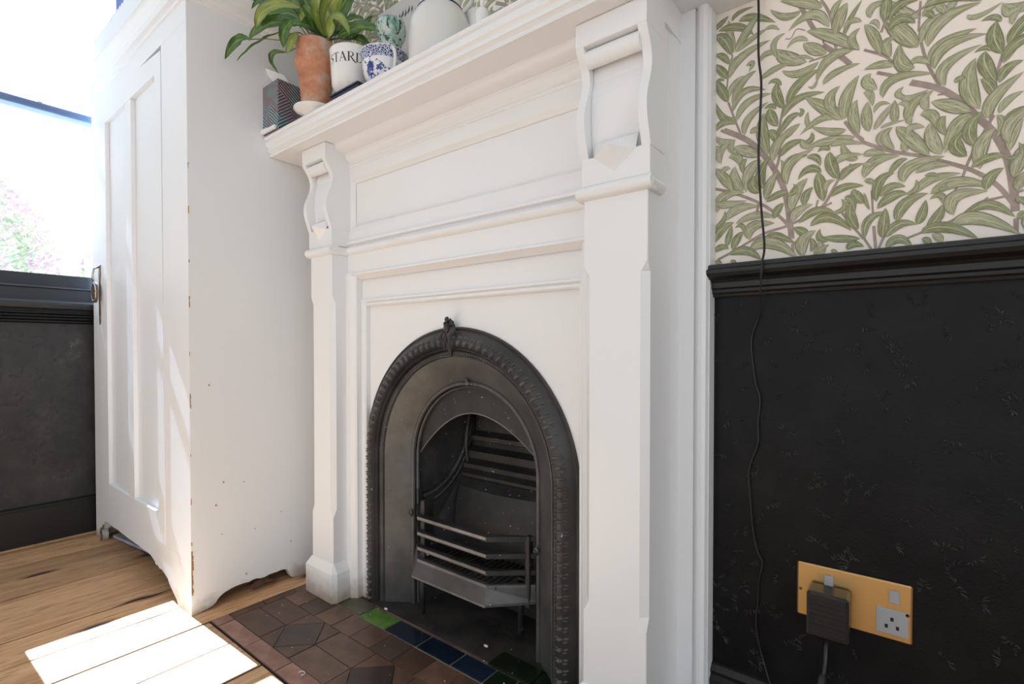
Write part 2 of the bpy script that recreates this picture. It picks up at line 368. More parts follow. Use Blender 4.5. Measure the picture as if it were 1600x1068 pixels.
# relief sprigs (embossed leaves)
def leaf_pts(b,m,t,w,n=10,c=6):
    # flat curved leaf in 2D: returns rows of (p, u, v)
    rows=[]
    for i in range(n+1):
        u=i/n; p=(b*(1-u)**2+m*2*u*(1-u)*1.+t*u*u); d=(m-b)*2*(1-u)+(t-m)*2*u
        d=d.normalized() if d.length>1e-9 else Vector((1,0)); nn=Vector((-d.y,d.x))
        ww=w*.5*(math.sin(math.pi*min(1,u**.82))**.75 if 0<u<1 else 0)
        rows.append([(p+nn*ww*(2*j/c-1),u,j/c) for j in range(c+1)])
    return rows
def sprigs(name,mat,parent,pl,n,seed,size):
    r=random.Random(seed); mb=MB()
    (a0,a1),(b0,b1)=pl['a'],pl['b']
    for _ in range(n):
        ca=r.uniform(a0,a1); cb=r.uniform(b0,b1); base=r.uniform(0,6.28); L_=size*r.uniform(.7,1.2)
        for q in range(r.randint(5,9)):
            ang=base+(q-3.5)*.42+r.uniform(-.1,.1); st_=L_*.5*abs(q-3.5)/4
            b=Vector((ca+math.cos(base)*st_,cb+math.sin(base)*st_)); b=b+Vector((math.cos(ang),math.sin(ang)))*L_*.35; t=b+Vector((math.cos(ang),math.sin(ang)))*L_*r.uniform(.35,.65)
            mm=(b+t)/2+Vector((-(t-b).y,(t-b).x))*.28*r.choice((-1,1))
            rows=leaf_pts(b,mm,t,L_*.14,5,4); vs=[];fs=[]
            for row in rows:
                for (p,u,v) in row:
                    vs.append(pl['f'](p.x,p.y,.0013*math.sin(math.pi*v)*(math.sin(math.pi*u)**.5 if 0<u<1 else 0)))
            for i in range(5):
                for j in range(4): fs.append((i*5+j,i*5+j+1,(i+1)*5+j+1,(i+1)*5+j))
            mb.add(vs,fs,True)
    o=mb.build(name,mat,parent,fix=False); o['kind']='stuff'; return o
sprigs('embossed_sprigs','relief_leaf',wb,dict(a=(-.28,.62),b=(.14,.80),f=lambda a,b,h:(a,WY-.0031-h,b)),330,3,.0175)
sprigs('embossed_sprigs','relief_leaf_grey',wl,dict(a=(.0,.50),b=(.17,.80),f=lambda a,b,h:(WX+.0041+h,a,b)),300,5,.020)
# printed wallpaper
WL="-2910 13210 -2780 13290 -2640 13380 112 1;-2580 13250 -2480 13360 -2210 13370 86 1;-2470 13210 -2210 13180 -1850 12940 144 1;-2550 12670 -2620 12960 -2640 13300 173 0;-2830 13170 -2480 13110 -2210 12860 147 1;-2520 12660 -2340 12950 -2110 13240 170 0;-2500 12660 -2230 12810 -1990 12890 108 0;-2030 12880 -1910 12890 -1790 12780 71 0;-2580 12620 -2730 12980 -2910 13070 199 1;-2630 12480 -2750 12670 -2900 12730 125 1;-2640 12220 -2770 12410 -2890 12570 150 1;-2610 12450 -2520 12540 -2360 12530 86 0;-2620 12220 -2430 12530 -1930 12670 171 0;-2640 11860 -2540 12080 -2350 12180 123 0;-2570 11710 -2420 12050 -2160 12210 146 0;-2560 11580 -2380 11890 -2000 11810 146 0;-2640 11780 -2770 12060 -2870 12250 175 1;-2870 12190 -2800 12250 -2700 12200 63 1;-2490 11390 -2310 11680 -1900 11720 145 0;-2350 11100 -2290 11380 -1950 11590 145 0;-2510 11470 -2720 11510 -2880 11870 137 1;-2880 11300 -2720 11430 -2470 11330 137 1;-2090 12340 -1940 12450 -1490 12260 106 0;-1370 12080 -1690 12270 -1820 12430 232 0;-1830 12320 -1880 12590 -1700 12700 106 0;-2090 12020 -1880 12130 -1610 12150 118 0;-1190 12030 -1490 11930 -1750 12070 149 0;-1530 12210 -1410 12190 -1240 12070 57 0;-1080 12120 -1280 12280 -1430 12420 192 0;-1350 12430 -1530 12530 -1680 12410 92 0;-630 12030 -1050 12410 -1380 12610 200 0;-1050 12540 -1300 12860 -1660 12710 169 0;-1150 12910 -1440 13120 -1790 13290 182 0;-1460 12990 -1700 12980 -1950 13210 128 0;-1030 12660 -960 12850 -870 12920 110 0;-960 12380 -900 12660 -800 12850 197 0;-850 12300 -760 12560 -600 12810 87 1;-600 12460 -760 12530 -850 12420 98 0;-630 12040 -740 12230 -620 12370 130 0;-720 12040 -1050 12020 -1230 11690 177 0;-1210 11750 -1270 11630 -1350 11670 56 0;-1130 11620 -950 11770 -610 11800 121 0;-1670 11440 -1490 11750 -1160 11900 172 1;-1710 11400 -1830 11670 -1810 11900 176 1;-1750 11810 -1860 11930 -1970 11900 82 1;-1730 11240 -1530 11490 -1100 11490 149 1;-840 10960 -1100 11230 -1390 11490 211 0;-930 11090 -1040 11340 -890 11530 177 0;-820 10960 -800 11310 -630 11620 196 0;-620 10660 -710 11010 -650 11230 162 0;-1810 11110 -1920 11330 -1940 11470 177 1;-1840 11420 -1920 11510 -2030 11480 83 1;-1770 10960 -1620 11200 -1440 11220 127 1;-1480 11180 -1430 11260 -1480 11330 68 1;-1750 10850 -1620 10970 -1460 11070 139 0;-1960 10650 -2060 11090 -2030 11410 214 0;-800 10790 -1020 10810 -1300 10970 133 0;-1300 10930 -1360 11080 -1340 11240 79 0;-1000 11000 -1170 11060 -1470 10870 123 0;-2260 11100 -2170 11150 -2090 11090 120 0;-1960 11080 -1860 10960 -1810 10760 141 1;-2340 12350 -2230 12360 -2290 12220 96 0;-490 12470 -460 12640 -240 12620 127 0;130 12240 -110 12420 -220 12630 175 0;160 12230 240 12330 390 12390 100 0;440 12220 500 12280 540 12320 118 0;110 11790 -120 12120 -340 12460 248 0;-90 12200 -10 12230 80 12180 61 0;-220 11760 -290 11980 -170 12050 157 0;260 11480 90 11610 10 11500 102 0;70 11490 -100 11640 -110 11930 196 0;150 11840 230 12100 440 12170 151 0;220 11750 390 12090 810 12170 178 0;250 11540 400 11740 770 11820 168 0;300 11390 430 11690 880 11700 168 0;430 11100 430 11400 830 11570 158 0;660 12060 780 11990 1040 12090 77 0;1240 11990 1100 11900 1030 12060 112 0;1130 11730 1150 11850 1220 11870 84 0;1040 11360 950 11630 980 11840 189 1;1020 11810 940 11910 810 11900 85 1;1110 11440 1150 11630 1250 11720 112 1;1050 11220 1120 11370 1250 11460 103 0;970 10990 860 11270 860 11460 181 1;910 11440 860 11510 740 11480 76 1;1010 10960 1090 11140 1250 11190 131 1;810 10650 680 11050 760 11400 223 0;530 11110 590 11160 660 11130 88 1;960 10770 910 10960 810 11080 133 1;900 10490 960 10770 1260 11040 170 0;1010 10530 1100 10690 1260 10770 103 0;-320 11150 -180 11410 300 11330 145 0;240 11110 -10 11050 -110 11200 102 0;-30 11070 -130 11160 -60 11250 93 0;20 10660 40 10930 300 11070 153 0;720 10640 480 10800 270 10920 197 0;240 10790 190 10970 280 11080 121 0;-350 11850 -450 12180 -570 12400 159 0;-510 12390 -420 12380 -380 12240 74 0;-180 11610 -360 11690 -570 11680 126 0;-390 11310 -530 11480 -470 11590 171 0;-570 11320 -480 11250 -450 11060 106 0;-490 10670 -530 10930 -510 11160 160 0;-430 10950 -360 11070 -220 11030 74 0;-430 10680 -310 10870 -160 11050 105 0;-160 10710 -170 10890 -170 11080 124 0;-10 10870 -40 10980 -140 11000 72 0;140 10760 290 10700 350 10450 150 0;400 10100 280 10360 260 10610 190 0;440 10660 380 10540 470 10340 119 1;730 10580 560 10470 430 10100 196 0;780 10120 700 10390 850 10620 174 1;1050 10340 1130 10440 1260 10460 112 1;990 10520 1050 10360 970 10190 103 0;820 9790 830 10130 980 10340 191 0;1120 9970 1160 10230 1260 10390 139 0;680 10000 550 10200 620 10360 176 1;-2530 11060 -2720 11060 -2870 11220 137 0;-2760 10670 -2770 10920 -2510 11060 150 0;-2080 10650 -2350 10820 -2540 10920 206 0;-2530 10810 -2590 10950 -2510 11060 123 0;-2630 10760 -2460 10710 -2390 10450 147 0;-2370 10090 -2520 10330 -2510 10570 196 0;-2310 10660 -2390 10550 -2320 10360 110 1;-2060 10580 -2280 10400 -2320 10050 205 0;-2080 10000 -2210 10170 -2170 10330 204 1;-2010 10060 -2080 10330 -1930 10620 179 1;-1990 9850 -1930 10120 -1800 10320 165 0;-1750 10200 -1710 10370 -1760 10520 81 0;-1870 10520 -1810 10810 -1540 11010 175 0;-1760 10570 -1620 10740 -1380 10760 139 1;-1420 10730 -1300 10750 -1290 10880 102 1;-1720 10370 -1560 10500 -1340 10490 126 1;-1360 10460 -1220 10430 -1160 10270 112 1;-1650 10060 -1620 10400 -1250 10580 162 0;-670 10630 -1040 10660 -1340 10650 155 0;-1220 10620 -1400 10680 -1430 10800 102 0;-1010 10560 -850 10600 -560 10490 109 0;-630 10270 -790 10380 -850 10620 130 0;-990 10210 -870 10340 -560 10330 131 0;-900 10000 -1010 10280 -1020 10480 188 1;-1020 10500 -1110 10570 -1200 10510 89 1;-860 9970 -770 10120 -560 10180 130 1;-1110 9670 -1160 9980 -1200 10170 190 1;-1140 10160 -1320 10260 -1490 10110 136 1;-1080 9830 -1060 9960 -940 9990 89 0;-1000 9730 -830 9850 -550 9820 131 1;-550 9540 -660 9690 -680 9800 151 1;-1580 9590 -1530 9880 -1340 10110 195 0;-1380 9650 -1370 9820 -1260 9940 136 1;-1990 9820 -1780 9920 -1640 9920 128 1;-1680 9880 -1530 9920 -1560 10060 92 1;-1560 9400 -1490 9570 -1260 9650 160 0;-1470 9360 -1220 9530 -950 9460 146 1;-1010 9450 -820 9510 -860 9670 87 1;-1300 9280 -1030 9390 -710 9120 166 1;-820 9650 -720 9620 -680 9370 130 1;-620 9130 -730 9360 -720 9590 162 1;-590 8980 -890 9020 -1120 9070 131 1;-1020 9010 -1160 9070 -1150 9220 112 1;-1320 9120 -1430 9220 -1550 9300 148 1;-1290 8850 -1250 8980 -1330 9100 101 1;-1390 8780 -1410 9040 -1210 9200 205 0;-1170 9010 -1130 8870 -1120 8780 134 0;-1250 8800 -1150 8870 -1020 8940 89 0;-1990 9180 -1800 9180 -1530 9030 152 1;-1570 9040 -1510 9040 -1490 9100 50 1;-2250 8980 -1920 9090 -1470 8750 236 0;-2610 8950 -2310 8990 -2050 8780 169 1;-2250 9180 -2210 9410 -1840 9420 204 0;-2500 9510 -2140 9610 -1860 9520 144 0;-2660 9600 -2460 9780 -2100 9760 183 0;-2830 9770 -2710 10050 -2340 10050 186 0;-2880 9960 -2660 9890 -2300 9900 149 0;-2540 10120 -2710 10400 -2880 10610 186 0;-2760 10480 -2690 10560 -2590 10540 99 0;-2890 11000 -2810 10960 -2810 10870 88 0;-2860 9210 -2780 9420 -2520 9540 200 1;-2650 9110 -2610 9300 -2560 9490 123 1;-2550 9020 -2470 9230 -2360 9340 147 1;-2340 9310 -2390 9460 -2510 9430 85 1;-2870 9030 -2750 9110 -2610 9060 125 1;-2860 9510 -2710 9610 -2690 9780 99 1;-1860 9500 -1800 9650 -1700 9750 140 1;-2870 8810 -2800 8830 -2730 8770 100 1;-2590 8830 -2520 8810 -2490 8760 74 1;-760 8810 -690 8900 -540 8840 130 1;-1000 8830 -950 8820 -890 8780 66 1;-300 10380 -350 10560 -190 10660 105 0;-160 10310 -290 10520 -190 10660 126 0;260 10110 10 10450 -150 10660 204 0;-10 10490 50 10600 200 10550 112 0;-10 10240 -50 10320 -70 10410 82 0;-340 10680 -250 10720 -30 10730 52 0;40 10650 10 10730 70 10770 92 0;-560 10300 -450 10330 -270 10270 117 0;-550 9940 -420 10180 -90 10190 169 0;-40 9770 30 10000 440 10060 184 0;90 9890 290 9960 500 9910 120 0;110 9580 270 9750 620 9770 140 0;270 9530 570 9650 930 9510 176 0;200 9820 300 9820 370 9760 70 1;-390 9530 -350 9850 -160 9940 147 1;-230 9930 -120 10090 0 10120 103 1;-330 9600 -210 9740 -20 9700 125 1;-380 9420 -180 9590 0 9580 156 1;-30 9590 100 9640 100 9790 81 1;-120 9170 -30 9440 250 9550 174 1;120 9100 180 9250 220 9460 131 1;230 9020 360 9180 410 9350 149 1;440 9320 390 9490 260 9450 89 1;540 9170 550 9440 910 9450 186 0;710 9170 920 9260 1190 9040 142 1;1210 9030 1250 9090 1280 9100 55 1;520 8990 790 9090 1260 8780 201 0;160 8960 450 9010 820 8780 168 1;300 8930 380 8860 400 8770 109 0;-250 8950 -110 9130 120 9100 145 1;-530 8980 -480 9270 -230 9340 127 1;-310 8950 -290 9180 -270 9420 157 1;-260 8770 -110 8910 70 8760 145 1;180 8860 240 8840 290 8750 100 1;720 9830 920 9930 1090 9910 123 1;1080 9880 1240 9900 1210 10080 92 1;890 9470 930 9650 1070 9750 142 1;1170 9600 1190 9780 1270 9920 111 0;1200 9430 1230 9510 1270 9560 92 0;370 9620 420 9580 460 9650 89 1;1200 9310 1240 9270 1280 9230 92 1;-560 10190 -500 10150 -420 10190 96 0;-550 9900 -470 9880 -400 9800 85 1;-550 9710 -520 9550 -470 9420 53 1"
WS="67 -1530 13200 -1240 12530;77 -1140 12290 -880 12000 -750 11830;44 -1170 13050 -1030 12710 -950 12140 -920 12040;31 -1340 12080 -1070 12090 -860 12110 -630 12030;48 -820 10930 -710 10730 -570 10560;30 -2570 12630 -2630 12410 -2670 12040;37 -2640 11780 -2530 11450 -2420 11130;48 -2770 11300 -2260 10980;42 -1720 11430 -1780 11100 -1800 10850;18 -1400 12630 -1530 12700 -1610 12580 -1700 12600;32 -1300 12900 -1320 12730;31 -1140 12560 -1130 12310;52 -400 11580 -100 11410;88 20 11290 340 11100 580 10850 930 10330;40 140 11860 220 11510 360 11130;30 130 12480 110 12030;38 -570 12000 -260 11760 -80 11410;38 1050 11390 970 11030 980 10800 910 10390;24 340 11000 460 10980;35 600 10930 600 10840;94 -2720 11290 -2310 11000 -2000 10620 -1800 10250 -1680 9900 -1610 9430 -1580 9110;51 -1560 9020 -1560 8810;52 -2880 10230 -2550 10090 -2140 9850 -1880 9640 -1670 9400 -1580 9200;46 -2810 8880 -2470 9040 -2030 9260 -1630 9350 -1160 9560 -960 9880 -830 10150;47 -2010 9970 -1850 10330 -1780 10620 -1800 11080;47 -740 10780 -560 10520;35 -850 9440 -690 9180 -550 8970;48 -2140 9640 -2110 9820;28 -1660 9440 -1630 9550;31 -1220 9570 -1190 9710;35 -1120 9580 -990 9630;30 -830 10150 -750 10180 -740 10220;52 -560 10520 -220 10300 260 10090;57 340 10030 710 9810 990 9540 1180 9210;93 910 10350 1000 10190 1110 9850 1170 9430 1190 9120;56 1200 9020 1200 8820;35 -40 8890 200 8980 570 9120 800 9300 1080 9350 1270 9400;35 960 10520 800 10190 690 9910 620 9660;28 620 9640 450 9380;30 -450 9730 -430 9330;34 -550 8990 -440 8780;42 -420 9160 -390 8800;38 -350 8790 -290 8950 -160 9160;27 910 9370 810 9280;23 680 9700 640 9630;28 80 10100 180 10100"

def printed():
    lv=[[float(q)/1e4 for q in s.split()[:7]]+[int(s.split()[7])] for s in WL.split(';')]
    sm=[[float(q)/1e4 for q in s.split()] for s in WS.split(';')]
    ml,ms=MB(),MB(); r=random.Random(2)
    def inst(dx,dz,box_,lay):
        lay+=.00001*((dx*37+dz*11)%3)
        for q,s in enumerate(sm):
            w_=s[0]; P=[Vector((s[i]+dx,s[i+1]+dz)) for i in range(1,len(s),2)]
            c=sum(P,Vector((0,0)))/len(P)
            if not(box_[0]<=c.x<=box_[1] and box_[2]<=c.y<=box_[3]) : continue
            if min(p.y for p in P)<.872: continue
            if dx*dx+dz*dz>0 and box_[2]>1.1 and -.30<c.x<-.03 and c.y<1.40 : continue
            # smooth polyline
            Q=[]
            for i in range(len(P)-1):
                p0=P[max(i-1,0)];p1=P[i];p2=P[i+1];p3=P[min(i+2,len(P)-1)]
                for k_ in range(6):
                    t=k_/6; Q.append(.5*((2*p1)+(p2-p0)*t+(2*p0-5*p1+4*p2-p3)*t*t+(3*p1-p0-3*p2+p3)*t**3))
            Q.append(P[-1]); vs=[];fs=[]
            for i,p in enumerate(Q):
                d=(Q[min(i+1,len(Q)-1)]-Q[max(i-1,0)]).normalized(); nn=Vector((-d.y,d.x))*w_*.5
                for e in (-1,1): vs.append((p.x+nn.x*e,WY-.0003-lay-q*.000003,p.y+nn.y*e))
            fs=[(2*i,2*i+1,2*i+3,2*i+2) for i in range(len(Q)-1)]
            ms.add(vs,fs)
        for q,l in enumerate(lv):
            b,mm,t=[Vector((l[i]+dx,l[i+1]+dz)) for i in(0,2,4)]
            c=(b+mm+t)/3
            if not(box_[0]<=c.x<=box_[1] and box_[2]<=c.y<=box_[3]): continue
            if dx*dx+dz*dz>0 and box_[2]>1.1 and c.x<-.03 and c.x>-.30 and c.y<1.40 : continue
            mm=mm*2-(b+t)/2   # control point from point on the spine
            n_,c_=(11,6) if dx*dx+dz*dz==0 else (7,4)
            rows=leaf_pts(b,mm,t,l[6]*.97,n_,c_); yy=WY-.0005-.0000045*q-lay; tn=(.80 if l[7] else .30)+r.uniform(-.12,.12)
            vs=[(p.x,yy,max(p.y,.8735)) for row in rows for (p,u,v) in row]; at=[(u,v,tn) for row in rows for (p,u,v) in row]
            q7=c_+1; fs=[(i*q7+j,i*q7+j+1,(i+1)*q7+j+1,(i+1)*q7+j) for i in range(n_) for j in range(c_)]
            ml.add(vs,fs,False,at)
    inst(0,0,(-.295,.14,.86,1.40),0)
    for kx in range(1,7):
        inst(.277*kx,0,(.277*kx-.155,.277*kx+.14,.86,1.22),.0002)
    for kz in range(1,4):
        for kx in range(0,7): 
            if kz<4: inst(.277*kx,.34*kz,(.277*kx-.155,.277*kx+.135,.88+.34*kz,1.215+.34*kz),.0004*kz)
    for kz in range(0,3):
        for kx in range(-8,0):
            inst(.277*kx,.47+.34*kz,(.277*kx-.155,.277*kx+.135,1.33+.34*kz,1.68+.34*kz),.0004*kz)
    o=ms.build('printed_stems','stem_print',wb,fix=False); o['kind']='stuff'
    o=ml.build('printed_leaves','leaf_print',wb,fix=False,attr=True); o['kind']='stuff'
printed()
# skirting + dado mouldings
sk=[(WY,0),(WY-.022,0),(WY-.022,.098),(WY-.014,.104),(WY-.017,.112),(WY-.009,.121),(WY-.004,.123),(WY,.123)]
o=MB().extx(sk,-.292,XR).build('baseboard_back','black'); tag(o,kind='structure')
dr=[(WY+.0,.8165),(WY-.012,.8165),(WY-.014,.821),(WY-.018,.824),(WY-.019,.829),(WY-.024,.832),(WY-.025,.841),(WY-.030,.846),(WY-.042,.851),(WY-.046,.857),(WY-.046,.863),(WY-.041,.866),(WY-.041,.871),(WY-.032,.8745),(WY,.8745)]
o=MB().extx(dr,-.294,XR).build('trim_1','black'); tag(o,kind='structure')
def exty_left(prof,y0,y1): # prof (out from wall, z)
    return MB().exty([(WX+a,z) for a,z in prof],y0,y1)
o=exty_left([(0,.012),(.022,.012),(.022,.138),(.017,.141),(.017,.146),(.006,.152),(0,.153)],YB,WY-.002).build('baseboard_left','black'); tag(o,kind='structure')
reed=[(0,.812)]
for i in range(4):
    z=.816+i*.0105; reed+=[(.012+.003*i,z),(.017+.003*i,z+.003),(.017+.003*i,z+.006),(.012+.003*i,z+.0085)]
reed+=[(.02,.862),(0,.862)]
o=exty_left(reed,YB,WY-.002).build('trim_2','black'); tag(o,kind='structure')
# ================= WINDOW =================
wn=box('window_1',(WX-.10,OY0+.001,OZ0-.0),(WX-.012,OY1-.001,.997),'slate_paint'); tag(wn,kind='structure')
exty_left([(-.012,.862),(.022,.862),(.044,.868),(.050,.880),(.050,.888),(.044,.895),(-.012,.895)],OY0-.1,OY1+.02).build('window_sill','slate_paint',wn)
exty_left([(-.012,.895),(.014,.895),(.014,.940),(.019,.944),(.014,.949),(-.012,.952)],OY0-.1,OY1+.02).build('sill_moulding','slate_paint',wn)
JA=[(.100,.187),(-.90,-.80)]
for y0,y1 in [(OY0+.001,OY0+.05),(OY1-.022,OY1-.001)]+JA: box('window_jamb',(WX-.12,y0,.997),(WX-.004,y1,OZ1-.001),'white_plain',wn,.002)
box('window_head',(WX-.12,OY0+.05,2.19),(WX-.004,OY1-.02,OZ1-.001),'white_plain',wn,.002)
bays=[(OY0+.05,-.90),(-.80,.100),(.187,OY1-.022)]
for y0,y1 in bays:
    r_=box('meeting_rail',(WX-.044,y0+.001,1.593),(WX-.001,y1-.001,1.6205),'blue_rail',wn,.002)
    box('rail_bead',(WX-.006,y0+.002,1.5935),(WX+.003,y1-.002,1.602),'blue_rail',r_,.001)
    box('window_pane',(WX-.058,y0+.001,.998),(WX-.055,y1-.001,1.603),'glass',wn)
    box('window_pane',(WX-.075,y0+.001,1.606),(WX-.072,y1-.001,2.19),'glass',wn)
la=box('sash_fastener',(WX-.03,.385,1.6205),(WX-.012,.398,1.628),'old_brass',wn,.002)
# ================= HEARTH =================
he=box('tiled_hearth',(-1.443,.546,-.0041),(-.03,.868,-.0022),'grout'); tag(he,'brown and green tiled hearth in front of the black cast iron fireplace','hearth')
he2=box('sooty_back_hearth',(-1.24,.869,-.0041),(-.50,1.235,.0),'soot_floor'); tag(he2,'sooty black hearth slab under the fire basket','hearth')
def tilep(pts,mat,z=.0,th=.0022,ins=.0011,name='tile'):
    c=[sum(p[0] for p in pts)/len(pts),sum(p[1] for p in pts)/len(pts)]
    q=[]
    for p in pts:
        d=Vector((c[0]-p[0],c[1]-p[1])); l=d.length; d=d/l*ins*1.35; q.append((p[0]+d.x,p[1]+d.y))
    n=len(q); q2=[(a+(c[0]-a)*.018,b+(c[1]-b)*.018) for a,b in q]
    vs=[(a,b,-th) for a,b in q]+[(a,b,z-.0009) for a,b in q]+[(a,b,z) for a,b in q2]
    fs=[tuple(range(2*n,3*n))]+[(i,(i+1)%n,n+(i+1)%n,n+i) for i in range(n)]+[(n+i,n+(i+1)%n,2*n+(i+1)%n,2*n+i) for i in range(n)]
    return MB().add(vs,fs).build(name,mat,he,loc=(c[0],c[1],0))
R_=lambda x0,y0,x1,y1:[(x0,y0),(x1,y0),(x1,y1),(x0,y1)]
rz=lambda: random.uniform(-.0008,.0006)
# pink border
x=-1.40
tilep(R_(-1.443,.546,-1.40,.588),'tile_pink')
while x<-.05: tilep(R_(x,.546,x+.148,.588),'tile_pink',rz()); x+=.148
y=.588
while y<.86: tilep(R_(-1.443,y,-1.412,min(y+.09,.866)),'tile_brown',rz()); y+=.09
# field: oblongs and diamond-in-square
x=-1.412;i=0
while x<-.1:
    if i%2==0:
        tilep(R_(x,.588,x+.148,.657),'tile_brown',rz()); tilep(R_(x,.657,x+.148,.727),'tile_brown',rz()); x+=.148
    else:
        w_=.139; cx,cy=x+w_/2,.588+w_/2; a,b_,c_,d_=(x,cy),(cx,.588),(x+w_,cy),(cx,.588+w_)
        tilep([a,b_,c_,d_],'tile_dark',rz())
        for pts in ([(x,.588),b_,a],[b_,(x+w_,.588),c_],[c_,(x+w_,.727),d_],[d_,(x,.727),a]): tilep(pts,'tile_brown',rz())
        x+=w_
    i+=1
x=-1.412;i=0
while x<-.1:
    tilep(R_(x,.727,x+.0805,.800),('tile_brown','tile_dark','tile_brown','tile_brown')[i%4],rz()); x+=.0805;i+=1
# glazed strip
X=[-1.412,-1.33,-1.250,-1.152,-1.046,-.925,-.809,-.712,-.652,-.59,-.50,-.40,-.30,-.20,-.10]
mt=['tile_dark','tile_dark','tile_olive','tile_green','tile_navy','tile_navy','tile_navy','tile_bottle','tile_bottle','tile_navy','tile_navy','tile_green','tile_navy','tile_navy']
box('grout_strip',(-1.412,.8005,-.0022),(-.10,.8575,-.0012),'pale_grout',he)
for a,b_,mm in zip(X,X[1:],mt): tilep(ins=.0019,pts=R_(a,.802,b_,.856),mat=mm,z=.0015 if mm!='tile_dark' else rz())
for a,b_,mm in ((-.745,-.625,'tile_bottle'),(-.625,-.53,'tile_bottle')): 
    o=tilep(R_(a,.858,b_,.915),mm,.0035,th=.0); 
# crumbs of paint and plaster
mb=MB(); r=random.Random(4)
for _ in range(40):
    px,py=r.uniform(-1.38,-.6),r.uniform(.57,1.02)
    if -.5>px>-1.2 or py<.85: 
        s_=r.uniform(.0006,.0018); mb.ball((px,py,.003),(s_,s_*r.uniform(.5,1.5),s_*.6),5,3)
mb.tube([(-1.045+.0085*math.cos(t*.45),.578+.006*math.sin(t*.45),.0025) for t in range(-2,9)],.0011,5)
for cx,cy in ((-.79,.905),(-.60,.945),(-1.12,.865),(-1.27,.80)):
    mb.ball((cx,cy,.004),(.008,.004,.003),6,3)
o=mb.build('plaster_crumbs','china',fix=False); tag(o,'white crumbs of paint and plaster scattered over the hearth','debris',kind='stuff')
# ================= FIRE SURROUND =================
fs=thing('fireplace_surround',(-.876,.85,0),'tall white painted wooden fire surround with scroll brackets and mantel shelf','fireplace surround')
def jit(z,a=.002): return z+random.uniform(-a,a)
def pilaster(x0,x1):
    # shaft: square top, stop-chamfered middle
    zt,zc,zb=.99,.868,.262; c=.0125; yf,yb=.800,.860
    def ring(z,ch): return [(x0,yb,z),(x0,yf+ch,z),(x0+ch,yf,z),(x1-ch,yf,z),(x1,yf+ch,z),(x1,yb,z)]
    rows=[ring(zt,.0015),ring(zc,.0015),ring(zc-.014,c*.75),ring(zc-.017,c),ring(zb,c),ring(zb-.022,.0015),ring(.095,.0015)]
    vs=[p for r_ in rows for p in r_]; n=6; f=[]
    for i in range(len(rows)-1):
        for j in range(n): k=(j+1)%n; f.append((i*n+j,i*n+k,(i+1)*n+k,(i+1)*n+j))
    f+=[tuple(range(n)),tuple((len(rows)-1)*n+j for j in range(n))]
    p=MB().add(vs,f).build('pilaster','white',fs)
    # plinth block, weathered top
    e=.013
    pl=MB().sweep([(x0-e*1.6,yf-.010),(x1+.006,yf-.010),(x1+.014,yf+.004),(x1+.014,yb),(x0-e*1.6,yb)],[(0,0,.0),(0,0,.082)],[((1,0,0),(0,1,0))]*2,True)
    a=[(x0-e*1.6,yf-.010),(x1+.006,yf-.010),(x1+.014,yf+.004),(x1+.014,yb),(x0-e*1.6,yb)]; b_=[(x0-.001,yf-.001),(x1-.001,yf-.001),(x1+.001,yf+.002),(x1+.001,yb),(x0-.001,yb)]
    vs=[(*q,.082) for q in a]+[(*q,.108) for q in b_]; pl.add(vs,[(i,(i+1)%5,5+(i+1)%5,5+i) for i in range(5)]+[(5,6,7,8,9)])
    pl.build('plinth','white',fs)
    return p
PX=[(-1.380,-1.272),(-.462,-.340)]
for a,b_ in PX: pilaster(a,b_)
# cap bead: over pilasters and across the frieze
def bead(y0,z,r_=.0115):
    return [(y0+.02,z-r_)]+[(y0+.004-math.cos(t)*r_*1.15,z+math.sin(t)*r_) for t in [(-90+i*22.5)*math.pi/180 for i in range(9)]]+[(y0+.02,z+r_)]
for a,b_ in PX:
    pr=bead(.796,.998,.0125); mb=MB().extx(pr,a-.010,b_+.010)
    # returns on both sides
    mb.exty([(b_+.010-.012+p*1.,z) for p,z in [(0,.9855),(.008,.9875),(.0125,.993),(.014,.998),(.0125,1.003),(.008,1.009),(0,1.0105)]],.797,.852)
    mb.exty([(a-.010+.012-p*1.,z) for p,z in [(0,.9855),(.008,.9875),(.0125,.993),(.014,.998),(.0125,1.003),(.008,1.009),(0,1.0105)]],.797,.852)
    smooth_by_angle(mb.build('pilaster_cap','white',fs))
smooth_by_angle(MB().extx(bead(.848,1.0,.011),-1.272,-.462).build('frieze_bead','white',fs))
MB().extx([(.85,1.016),(.843,1.018),(.843,1.024),(.85,1.027),(.87,1.027),(.87,1.016)],-1.272,-.462).build('frieze_fillet','white',fs)
# frieze boards
box('frieze_board',(-1.30,.852,.936),(-.44,.872,1.055),'white',fs)
MB().extx([(.852,.937),(.846,.934),(.846,.929),(.872,.918),(.876,.937)],-1.252,-.476).build('frieze_ledge','white',fs)
box('lower_frieze_board',(-1.252,.8765,.842),(-.476,.893,.940),'white',fs)
MB().extx([(.877,.862),(.870,.860),(.870,.855),(.877,.852),(.873,.850),(.873,.844),(.893,.840),(.893,.862)],-1.236,-.492).build('opening_bead','white',fs)
# jambs beside the opening
def jamb(sg,x):
    # stepping inwards from the pilaster: x measured toward the opening
    f=lambda d:x+sg*d
    mb=MB().extz([(f(0),.845),(f(.020),.845),(f(.032),.852),(f(.036),.856),(f(.036),.893),(f(0),.893)],0,.936)
    mb.build('jamb','white',fs)
    MB().extz([(f(.036),.872),(f(.049),.872),(f(.053),.876),(f(.053),.893),(f(.036),.893)],0,.862).build('jamb_fillet','white',fs)
jamb(1,-1.272); jamb(-1,-.462)
